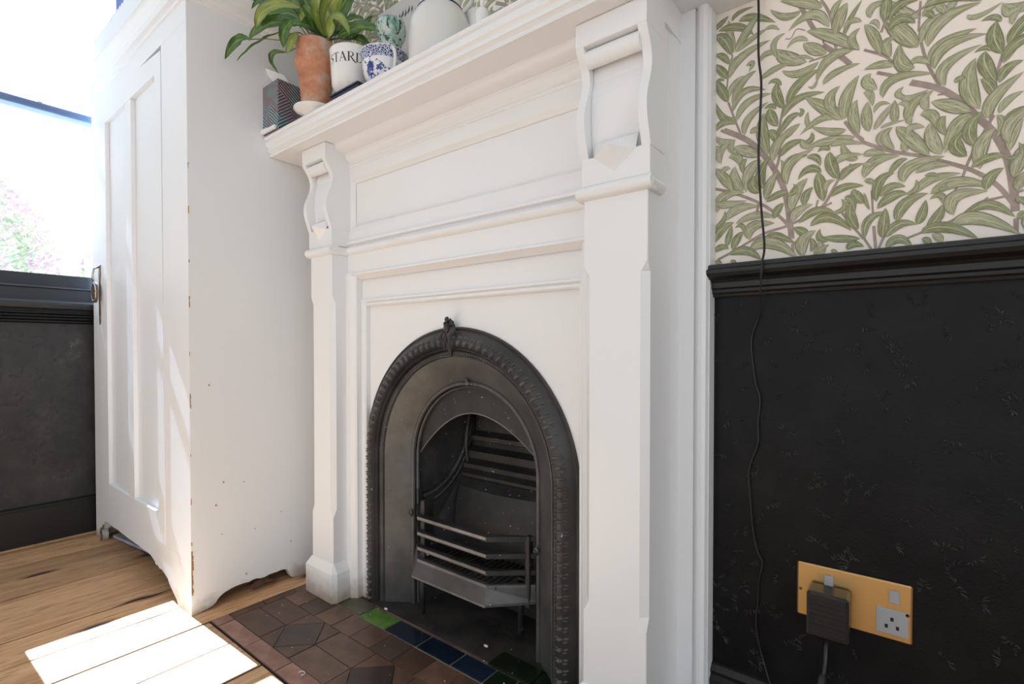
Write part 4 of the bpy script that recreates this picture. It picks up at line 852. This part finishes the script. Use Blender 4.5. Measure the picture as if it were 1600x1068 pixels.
# ================= ON THE MANTELPIECE =================
ZS=1.3517
PL="""-1.2898 0.7167 1.5863 -1.3313 0.6587 1.5787 -1.3949 0.6343 1.5464 0.0347 0
-1.3935 0.6354 1.5499 -1.4236 0.6118 1.5429 -1.4468 0.5936 1.4961 0.0226 0
-1.3503 0.6947 1.5814 -1.4029 0.6534 1.5498 -1.4417 0.623 1.504 0.0069 0
-1.2681 0.7083 1.6197 -1.3128 0.6479 1.6063 -1.3508 0.6308 1.5587 0.0312 1
-1.3488 0.7213 1.6832 -1.4008 0.6805 1.6886 -1.4303 0.6574 1.6564 0.0156 0
-1.3024 0.7577 1.6064 -1.3558 0.7158 1.6457 -1.4122 0.6843 1.62 0.0486 0
-1.272 0.6926 1.5791 -1.2823 0.6718 1.549 -1.2837 0.6707 1.5019 0.0243 0
-1.2735 0.7041 1.5565 -1.2774 0.6884 1.5214 -1.2854 0.6821 1.4943 0.0243 1
-1.3337 0.7077 1.5269 -1.3697 0.6795 1.5163 -1.3531 0.6925 1.4706 0.0139 0
-1.2284 0.7649 1.5533 -1.2173 0.7355 1.6062 -1.2187 0.7216 1.6703 0.0451 1
-1.2395 0.7816 1.5691 -1.2359 0.7971 1.6178 -1.242 0.8051 1.6743 0.0347 0
-1.2234 0.7561 1.5541 -1.1959 0.7522 1.6181 -1.1398 0.7708 1.643 0.0555 1
-1.209 0.7547 1.5411 -1.1635 0.7523 1.5728 -1.1211 0.7601 1.517 0.0295 1
-1.242 0.7542 1.5603 -1.232 0.724 1.5859 -1.2426 0.7029 1.613 0.0364 0
-1.2489 0.7489 1.5603 -1.2453 0.7135 1.5689 -1.2651 0.6853 1.5642 0.0382 0
-1.2168 0.7867 1.5595 -1.1601 0.8185 1.5811 -1.1124 0.8559 1.5655 0.0330 0
-1.2224 0.8205 1.5743 -1.2014 0.8497 1.6128 -1.1828 0.8769 1.6535 0.0191 0
-1.2187 0.7979 1.5902 -1.2039 0.8223 1.6267 -1.1844 0.8502 1.6279 0.0156 0
-1.2294 0.815 1.5743 -1.2028 0.8485 1.5804 -1.1885 0.8724 1.5575 0.0243 0
-1.2741 0.7544 1.5762 -1.2921 0.7403 1.6571 -1.3115 0.7251 1.7223 0.0416 0
-1.2715 0.7819 1.585 -1.3068 0.7797 1.6662 -1.2816 0.8122 1.7458 0.0312 0
-1.2996 0.7599 1.6029 -1.3681 0.7316 1.7024 -1.4165 0.7063 1.7495 0.0520 0
-1.2386 0.7061 1.6029 -1.2439 0.7019 1.5928 -1.2492 0.6977 1.5692 0.0156 1
-1.242 0.7542 1.5568 -1.2597 0.7785 1.6497 -1.2786 0.7764 1.7457 0.0451 0
-1.2395 0.7816 1.5656 -1.2469 0.8266 1.6879 -1.2284 0.8666 1.7658 0.0416 0"""

tb=thing('tissue_box',(-1.4625,.772,ZS),'dark patterned cube tissue box with a white tissue, left end of the mantelpiece','tissue box')
MB().box((-1.512+.002,.7225,ZS),(-1.416,.8215,ZS+.140),.0015).build('carton','carton',tb,loc=(-1.4625,.772,ZS))
vs=[(-1.485,.765,ZS+.1402),(-1.425,.765,ZS+.1402),(-1.440,.79,ZS+.1402),(-1.519,.724,ZS+.208),(-1.446,.756,ZS+.172),(-1.475,.78,ZS+.1402)]
MB().add(vs,[(0,3,4,1),(3,5,2,4),(0,5,3),(1,4,2),(0,1,2,5)]).build('tissue','tissue',tb)
MB().box((-1.512,.716,ZS),(-1.470,.7222,ZS+.012)).box((-1.468,.716,ZS),(-1.425,.7222,ZS+.009)).build('paper_flap','tissue',tb)
PC=(-1.2745,.757)
sa=thing('white_saucer',(*PC,ZS),'white china saucer under the terracotta pot, overhanging the mantel edge','saucer')
MB().lathe([(0,.0),(.030,.0),(.031,.002),(.050,.010),(.058,.016),(.0575,.018),(.048,.013),(.028,.0055),(0,.0050)],(*PC,ZS)).build('saucer_dish','china',sa)
pt=thing('terracotta_pot',(*PC,ZS+.006),'tall weathered terracotta pot with a thick rim holding a leafy plant','plant pot')
MB().lathe([(0.0000,0.0000),(0.0336,0.0000),(0.0386,0.0040),(0.0398,0.0120),(0.0375,0.0260),(0.0409,0.0660),(0.0459,0.1060),(0.0487,0.1220),(0.0538,0.1280),(0.0549,0.1370),(0.0526,0.1460),(0.0506,0.1600),(0.0515,0.1790),(0.0529,0.1850),(0.0504,0.1890),(0.0470,0.1870),(0.0459,0.1740),(0.0000,0.1720)],(*PC,ZS+.006),56).build('pot_body','terracotta',pt,loc=(*PC,ZS+.006))
MB().lathe([(0,.175),(.02,.177),(.0455,.173)],(*PC,ZS+.006),24).build('soil','soil',pt)
pg=thing('peace_lily',(*PC,ZS+.19),'leafy green peace lily with long drooping leaves in the terracotta pot','plant')
for s in PL.split('\n'):
    q=[float(v) for v in s.split()]; b_,mm,t=[Vector(q[i:i+3]) for i in(0,3,6)]; w_=q[9]; lt=int(q[10]); mm=mm*2-(b_+t)/2
    view=(Vector((0,0,.72))-mm).normalized(); up=(view*.75+Vector((random.uniform(-.4,.4),random.uniform(-.3,.3),.5))).normalized()
    vs=[];at=[];f=[];n=14;c=6; tn=random.uniform(.3,.7)
    for i in range(n+1):
        u=i/n; p=b_*(1-u)**2+mm*2*u*(1-u)+t*u*u; d=((mm-b_)*2*(1-u)+(t-mm)*2*u).normalized(); sd_=d.cross(up).normalized(); nn=sd_.cross(d)
        wv=w_*.5*(math.sin(math.pi*u**.85)**.7 if 0<u<1 else .0)+(.0008 if u<.3 else 0)
        for j in range(c+1):
            e=2*j/c-1; vs.append(tuple(p+sd_*wv*e*1.05+nn*(abs(e)**1.5*wv*.45+.0015*math.sin(u*19+e*3)))); at.append((u,j/c,tn))
    f=[(i*7+j,i*7+j+1,(i+1)*7+j+1,(i+1)*7+j) for i in range(n) for j in range(c)]
    lf=MB().add(vs,f,True,at).build('leaf','lily_light' if lt else 'lily',pg,fix=False,attr=True)
    root=Vector((PC[0]+random.uniform(-.015,.015),PC[1]+random.uniform(-.012,.012),ZS+.182)); mid=(root+b_)/2+Vector((0,0,.025))
    MB().tube([root.lerp(mid,k_/4).lerp(mid.lerp(b_,k_/4),k_/4) for k_ in range(5)],.0014,5).build('stalk','stalk',lf)
# navy book under the mug
bk=thing('navy_book',(-1.105,.775,ZS),'slim navy book lying under the lettered white mug','book')
MB().box((-1.168,.731,ZS),(-1.048,.85,ZS+.0035)).box((-1.168,.731,ZS+.0125),(-1.048,.85,ZS+.016)).box((-1.168,.846,ZS),(-1.048,.85,ZS+.016)).build('cover','navy_book',bk,fix=False)
MB().box((-1.166,.7345,ZS+.0036),(-1.050,.8455,ZS+.0124)).build('pages','navy_book',bk)
# lettered jar
JC=(-1.145,.783); JZ=ZS+.0163
jr=thing('lettered_jar',(*JC,JZ),'white glazed jar with black capital letters, standing on the navy book','jar')
JP=[(0.0000,0.0000),(0.0300,0.0000),(0.0332,0.0030),(0.0460,0.0240),(0.0503,0.0300),(0.0530,0.0680),(0.0551,0.1140),(0.0567,0.1170),(0.0556,0.1190),(0.0530,0.1160),(0.0508,0.0700),(0.0460,0.0350),(0.0300,0.0060),(0.0000,0.0050)]
MB().lathe(JP,(*JC,JZ),64).build('jar_body','china',jr)
def letters():
    # serif capitals as thick and thin strokes; unit height
    T_=lambda x0,y0,x1,y1,w_:[(x0,y0),(x1,y1),w_]
    G={'S':([( [(.52,.80),(.50,.93),(.30,.99),(.12,.90),(.10,.74),(.24,.60),(.42,.48),(.54,.32),(.50,.12),(.30,.01),(.12,.06),(.08,.22)],[.03,.05,.05,.07,.11,.15,.16,.13,.08,.05,.05,.03])],.62),
       'T':([([(.0,.97),(.72,.97)],[.06,.06]),([(.02,.97),(.0,.80)],[.06,.02]),([(.70,.97),(.72,.80)],[.06,.02]),([(.36,.97),(.36,.02)],[.15,.15]),([(.22,.015),(.50,.015)],[.03,.03])],.76),
       'A':([([(.04,.02),(.38,1.0)],[.05,.05]),([(.36,1.0),(.72,.02)],[.15,.15]),([(.17,.36),(.60,.36)],[.045,.045]),([(-.05,.015),(.16,.015)],[.03,.03]),([(.56,.015),(.86,.015)],[.03,.03])],.86),
       'R':([([(.14,.0),(.14,.98)],[.15,.15]),([(.0,.97),(.36,.98),(.55,.90),(.60,.74),(.52,.58),(.34,.51),(.16,.51)],[.04,.05,.10,.14,.10,.05,.04]),([(.32,.52),(.55,.22),(.80,-.04),(1.0,-.12)],[.10,.15,.12,.02]),([(.0,.015),(.28,.015)],[.03,.03])],.84),
       'D':([([(.14,.0),(.14,.98)],[.15,.15]),([(.0,.97),(.34,.97),(.60,.86),(.74,.62),(.74,.38),(.60,.13),(.34,.02),(.0,.015)],[.04,.05,.09,.15,.15,.09,.05,.04])],.86)}
    mb=MB(); s=0; Hh=.0228; z0=.074; strokes=[]
    for ch in 'STARD':
        g,adv=G[ch]; strokes+=[([(a+s,b_) for a,b_ in P],W) for P,W in g]; s+=adv+.05
    # axis faces the viewer's side of the mantel
    a0=math.atan2(0-JC[1],0-JC[0])-.34; tot=s*Hh; 
    for P,W in strokes:
        Q=[];Wq=[]
        for i in range(len(P)-1):
            n=4 if len(P)<4 else 3
            for k_ in range(n):
                t=k_/n
                if len(P)>=4:
                    p0,p1,p2,p3=[Vector(P[max(0,min(len(P)-1,i+d_))]) for d_ in(-1,0,1,2)]
                    Q.append(.5*((2*p1)+(p2-p0)*t+(2*p0-5*p1+4*p2-p3)*t*t+(3*p1-p0-3*p2+p3)*t**3))
                else: Q.append(Vector(P[i]).lerp(Vector(P[i+1]),t))
                Wq.append(W[i]*(1-t)+W[i+1]*t)
        Q.append(Vector(P[-1])); Wq.append(W[-1]); vs=[]
        for i,p in enumerate(Q):
            d=(Q[min(i+1,len(Q)-1)]-Q[max(i-1,0)]).normalized(); nn=Vector((-d.y,d.x))*Wq[i]*.5
            for e in(-1,1):
                q=p+nn*e; ang=a0+(q.x*Hh-tot*.5)/.0535; z=z0+q.y*Hh; R=.05297+(.00214)*(z-.068)/.046+.0002
                vs.append((JC[0]+R*math.cos(ang),JC[1]+R*math.sin(ang),JZ+z))
        mb.add(vs,[(2*i,2*i+1,2*i+3,2*i+2) for i in range(len(Q)-1)])
    o=mb.build('lettering','letter',jr,fix=False); tag(o,'black serif capitals reading STARD')
letters()
# blue and white cup
CC=(-1.021,.790)
cp=thing('willow_cup',(*CC,ZS),'blue and white willow pattern cup with its handle facing out','cup')
CP=[(0,0),(.026,0),(.026,.006),(.024,.008),(.034,.014),(.045,.028),(.051,.046),(.0535,.063)]
MB().lathe(CP,(*CC,ZS),56).build('cup_bowl','willow',cp,loc=(*CC,ZS))
MB().lathe([(.0535,.063),(.0550,.078),(.0575,.088)],(*CC,ZS),56).build('rim_band','band',cp,loc=(*CC,ZS))
MB().lathe([(.0575,.088),(.0582,.0895),(.0565,.089),(.0535,.075),(.050,.046),(.033,.018),(0,.013)],(*CC,ZS),56).build('cup_inside','china',cp)
hd=Vector((.95,-.31,0)).normalized(); pts=[]
for i in range(15):
    a=-1.75+3.35*i/14; pts.append(Vector((*CC,ZS))+hd*(.047+.027*math.cos(a))+Vector((0,0,.048+.033*math.sin(a)+.004)))
MB().tube(pts,[.0055-.0015*math.sin(math.pi*i/14) for i in range(15)],8).build('cup_handle','china',cp)
# mottled vase
VC=(-1.093,.868)
va=thing('mottled_vase',(*VC,ZS),'mottled green glass vase with flared lip behind the cup','vase')
MB().lathe([(0,0.0000),(.026,0.0000),(.033,0.0077),(.041,0.0384),(.040,0.0768),(.030,0.1152),(.0235,0.1480),(.0225,0.1660),(.029,0.1850),(.038,0.2022),(.0405,0.2202),(.0385,0.2355),(.036,0.2394),(.035,0.2342),(.037,0.2176),(.026,0.1850),(.019,0.1660),(.02,0.1280),(.03,0.0640),(0,0.0128)],(*VC,ZS),48).build('vase_body','mottle',va,loc=(*VC,ZS))
# big cream jug
BC=(-.842,.808)
jg=thing('cream_stoneware_jug',(*BC,ZS),'large cream stoneware jug with a dark blue ring round its shoulder','jug')
MB().lathe([(0.0000,0.0000),(0.0640,0.0000),(0.0690,0.0038),(0.0710,0.0285),(0.0715,0.0712),(0.0690,0.0950),(0.0620,0.1159),(0.0520,0.1311),(0.0475,0.1387),(0.0470,0.1444),(0.0460,0.1805),(0.0490,0.2042),(0.0470,0.2061),(0.0430,0.1805),(0.0430,0.1425),(0.0600,0.1045),(0.0660,0.0570),(0.0600,0.0095),(0.0000,0.0076)],(*BC,ZS),64).build('jug_body','cream',jg,loc=(*BC,ZS))
MB().lathe([(0.0526,0.1307),(0.0531,0.1330),(0.0500,0.1368),(0.0490,0.1366),(0.0477,0.1349)],(*BC,ZS),64).build('blue_ring','navy',jg)
pts=[Vector((*BC,ZS))+Vector((.85,.53,0)).normalized()*(.045+.034*math.sin(math.pi*i/12))+Vector((0,0,.21-.085*i/12)) for i in range(13)]
MB().tube(pts,.006,8).build('jug_handle','cream',jg)
# white bottle
WC=(-.690,.780)
wbt=thing('white_bottle',(*WC,ZS),'small white bottle with a narrow neck, right of the cream jug','bottle')
MB().lathe([(0,0),(.0135,0),(.0145,.002),(.0148,.050),(.0140,.058),(.0085,.064),(.0045,.068),(.0045,.092),(.006,.094),(.006,.100),(0,.1005)],(*WC,ZS),32).build('bottle_body','china',wbt)
# white china swan-necked pourer behind
QC=(-.775,.865)
q=thing('white_pitcher',(*QC,ZS),'white china pitcher with a looped handle behind the white bottle','pitcher')
MB().lathe([(0,0),(.026,0),(.034,.02),(.036,.05),(.029,.085),(.024,.105),(.029,.13),(.027,.13),(.022,.105),(.033,.05),(0,.01)],(*QC,ZS),32).build('pitcher_body','china',q)
pts=[Vector((*QC,ZS))+Vector((.9,-.42,0)).normalized()*(.026+.026*math.sin(math.pi*i/12))+Vector((0,0,.115-.08*i/12)) for i in range(13)]
MB().tube(pts,.0045,8).build('pitcher_handle','china',q)
# glass candlesticks and wooden dish
for (gx,gy,lb) in ((-.655,.842,'clear glass candlestick between the white bottle and the wooden dish'),(-.575,.800,'clear glass candlestick standing at the front of the wooden dish')):
    g=thing('glass_candlestick',(gx,gy,ZS),lb,'candlestick','clear glass candlesticks on the mantelpiece')
    MB().lathe([(0,0),(.022,0),(.022,.004),(.008,.010),(.005,.02),(.009,.028),(.005,.036),(.004,.06),(.008,.068),(.004,.076),(.007,.09),(.012,.096),(.012,.104),(.008,.104),(.007,.095),(0,.094)],(gx,gy,ZS),28).build('candlestick_stem','glassy',g)
DCx=(-.628,.792+.04)
dd=thing('wooden_dish',(*DCx,ZS),'brown turned wooden dish with a dark hollow near the right of the mantelpiece','dish')
# cards
cdv=[(-1.300,.984,ZS+.0),(-.985,.984,ZS),(-.985,.9875,ZS+.405),(-1.300,.9875,ZS+.405)]
cd_=thing('brush_drawing',(-1.14,.985,ZS),'pale card with loose black brush marks leaning on the wallpaper','card')
vs=cdv+[(a,b_-.003,c_) for a,b_,c_ in cdv]
MB().add(vs,[(0,1,2,3),(4,7,6,5),(0,4,5,1),(1,5,6,2),(2,6,7,3),(3,7,4,0)]).build('card_sheet','white_card',cd_)
mb=MB(); r=random.Random(3)
for (cx,cz,l_,a_) in [(-1.215,1.715,.022,1.1),(-1.198,1.712,.02,1.25),(-1.183,1.715,.026,1.0),(-1.170,1.712,.024,1.2),(-1.155,1.716,.026,1.0),(-1.142,1.714,.018,1.3),(-1.128,1.700,.02,.9),(-1.115,1.692,.016,.6),(-1.232,1.70,.018,1.6),(-1.26,1.645,.02,1.8),(-1.27,1.60,.02,2.0),(-1.262,1.565,.02,1.2),(-1.12,1.66,.014,.8),(-1.11,1.63,.016,1.0),(-1.275,1.53,.02,1.6),(-1.10,1.60,.018,1.2)]:
    y=.9795
    vs=[];n=6
    for i in range(n+1):
        u=i/n; p=Vector((cx+math.cos(a_)*l_*(u-.5)+.002*math.sin(u*5),cz+math.sin(a_)*l_*(u-.5))); wv=.0030*math.sin(math.pi*min(1,u+.12))**.6*(1-.5*u)
        for e in(-1,1): vs.append((p.x-math.sin(a_)*wv*e,y+(p.y-ZS)*.0086-.0001,p.y+math.cos(a_)*wv*e))
    mb.add(vs,[(2*i,2*i+1,2*i+3,2*i+2) for i in range(n)])
mb.build('brush_marks','ink',cd_,fix=False)
MB().lathe([(0,0),(.020,0),(.022,.003),(.042,.016),(.050,.024),(.049,.026),(.040,.020),(.022,.010),(0,.008)],(*DCx,ZS),40).build('dish_body','raw_edge',dd)
# ================= SOCKET, PLUG, CABLE =================
WB=WY-.0031
so=thing('brass_socket',(-.065,WB,.305),'brushed brass double wall socket low on the black panelling','socket')
MB().box((-.144,WB-.005,.2625),(.012,WB,.3535),.0022).build('face_plate','brass',so)
for sx in (-.132,-.045):
    box('socket_insert',(sx+.012,WB-.0062,.272),(sx+.052,WB-.005,.312),'grey_plastic',so,.0005)
    box('socket_switch',(sx+.028,WB-.009,.322),(sx+.041,WB-.005,.342),'grey_plastic',so,.001)
for sx,sz in ((.0,.296),(-.007,.284),(.007,.284)): box('socket_hole',(-.013+sx-.002,WB-.0065,sz-.003),(-.013+sx+.002,WB-.0063,sz+.003),'plastic',so)
for sx in (-.1385,.0065): 
    MB().sweep([(.0028*math.cos(t*.785),.0028*math.sin(t*.785)) for t in range(8)],[(sx,WB-.0062,.308),(sx,WB-.005,.308)],[((1,0,0),(0,0,1))]*2,True).build('screw','old_brass',so)
pgl=thing('black_plug_adaptor',(-.10,WB-.03,.28),'chunky black plug adaptor in the left half of the brass socket','plug')
MB().box((-.124,WB-.050,.252),(-.066,WB-.0066,.326),.004).build('plug_body','plastic',pgl)
for i in range(4): box('plug_rib',(-.121+.0035*0,WB-.0515,.259+.016*i),(-.069,WB-.0498,.265+.016*i),'plastic',pgl,.0006)
ld=MB().tube([(-.098,WB-.030,.253),(-.099,WB-.032,.20),(-.103,WB-.045,.172),(-.106,WB-.05,.12),(-.10,WB-.06,.05),(-.08,WB-.09,.006),(.05,WB-.12,.006)],.0038,8); ld.build('plug_lead','plastic',pgl)
MB().tube([(-.101,WB-.036,.190),(-.105,WB-.046,.150),(-.107,WB-.049,.120)],[.0065,.0085,.0095],10).build('lead_grip','plastic',pgl)
cab=[(-.26,.93,1.355),(-.232,.950,1.3565),(-.214,.972,1.352),(-.2105,.976,1.33),(-.2095,.974,1.24),(-.205,.975,1.19),(-.2065,.975,1.13),(-.2085,.975,1.06),(-.203,.972,.97),(-.196,.965,.90),(-.1945,.941,.868),(-.195,.939,.85),(-.2,.955,.815),(-.207,.978,.78),(-.2195,.981,.738),(-.2165,.981,.69),(-.2115,.981,.655),(-.2045,.981,.63),(-.2075,.981,.59),(-.2075,.981,.55),(-.2185,.981,.515),(-.2225,.981,.49),(-.219,.981,.44),(-.2145,.981,.39),(-.207,.981,.355),(-.1985,.981,.335),(-.2045,.981,.30),(-.2055,.981,.262),(-.2085,.981,.235),(-.206,.981,.20),(-.195,.978,.16),(-.178,.962,.126),(-.16,.955,.09),(-.12,.945,.02),(-.02,.93,.004),(.1,.93,.004)]
cv=[]
for i in range(len(cab)-1):
    p0,p1,p2,p3=[Vector(cab[max(0,min(len(cab)-1,i+k_))]) for k_ in(-1,0,1,2)]
    for k_ in range(5):
        t=k_/5; cv.append(.5*((2*p1)+(p2-p0)*t+(2*p0-5*p1+4*p2-p3)*t*t+(3*p1-p0-3*p2+p3)*t**3))
def rad(p): return .0020 if p.z>.84 else .0013
o=MB().tube(cv,[rad(p) for p in cv],7).build('black_cable','plastic'); tag(o,'thin black cable hanging from the mantelpiece down the wallpaper and black panelling','cable')
# ================= OUTSIDE =================
g=MB().box((-16,-12,-.7),(WX-.3,10,-.65)).build('garden_ground','garden'); tag(g,kind='structure')
def tree(loc,R,Hh,seed,label):
    t=thing('garden_tree',loc,label,'tree'); r=random.Random(seed); x,y,z=loc
    MB().tube([(x,y,z),(x+.05,y,z+Hh*.3),(x-.03,y+.05,z+Hh*.55),(x,y,z+Hh*.8)],[.09,.075,.05,.02],8).build('trunk','bark',t)
    mb=MB()
    for k_ in range(26):
        a=r.uniform(0,6.28); l_=R*r.uniform(.5,.95); zz=z+Hh*r.uniform(.35,.75); mb.tube([(x,y,zz),(x+.5*l_*math.cos(a),y+.5*l_*math.sin(a),zz+.18*l_),(x+l_*math.cos(a),y+l_*math.sin(a),zz+.45*l_)],[.025,.014,.005],5)
    mb.build('branches','bark',t,fix=False)
    mb=MB()
    for k_ in range(5200):
        u=r.uniform(-1,1);a=r.uniform(0,6.28);q_=r.uniform(.35,1)**.5; s_=math.sqrt(1-u*u)
        c=Vector((x+R*q_*s_*math.cos(a)*r.uniform(.85,1.1),y+R*q_*s_*math.sin(a),z+Hh*.68+Hh*.36*q_*u))
        d=Vector((r.uniform(-1,1),r.uniform(-1,1),r.uniform(-1,1))).normalized(); e=d.cross(Vector((r.uniform(-1,1),r.uniform(-1,1),.3))).normalized(); l_=r.uniform(.03,.055)
        mb.add([c-d*l_,c+e*l_*.45,c+d*l_,c-e*l_*.45],[(0,1,2,3)])
    f=mb.build('foliage','tree_leaf',t,fix=False); f['kind']='stuff'
tree((-9.2,.75,-.65),.85,3.48,1,'pale pinkish leafy tree out in the garden, furthest left in the window')
tree((-9.2,2.28,-.65),.50,3.0,2,'smaller pale green shrub in the garden just right of the pinkish tree')
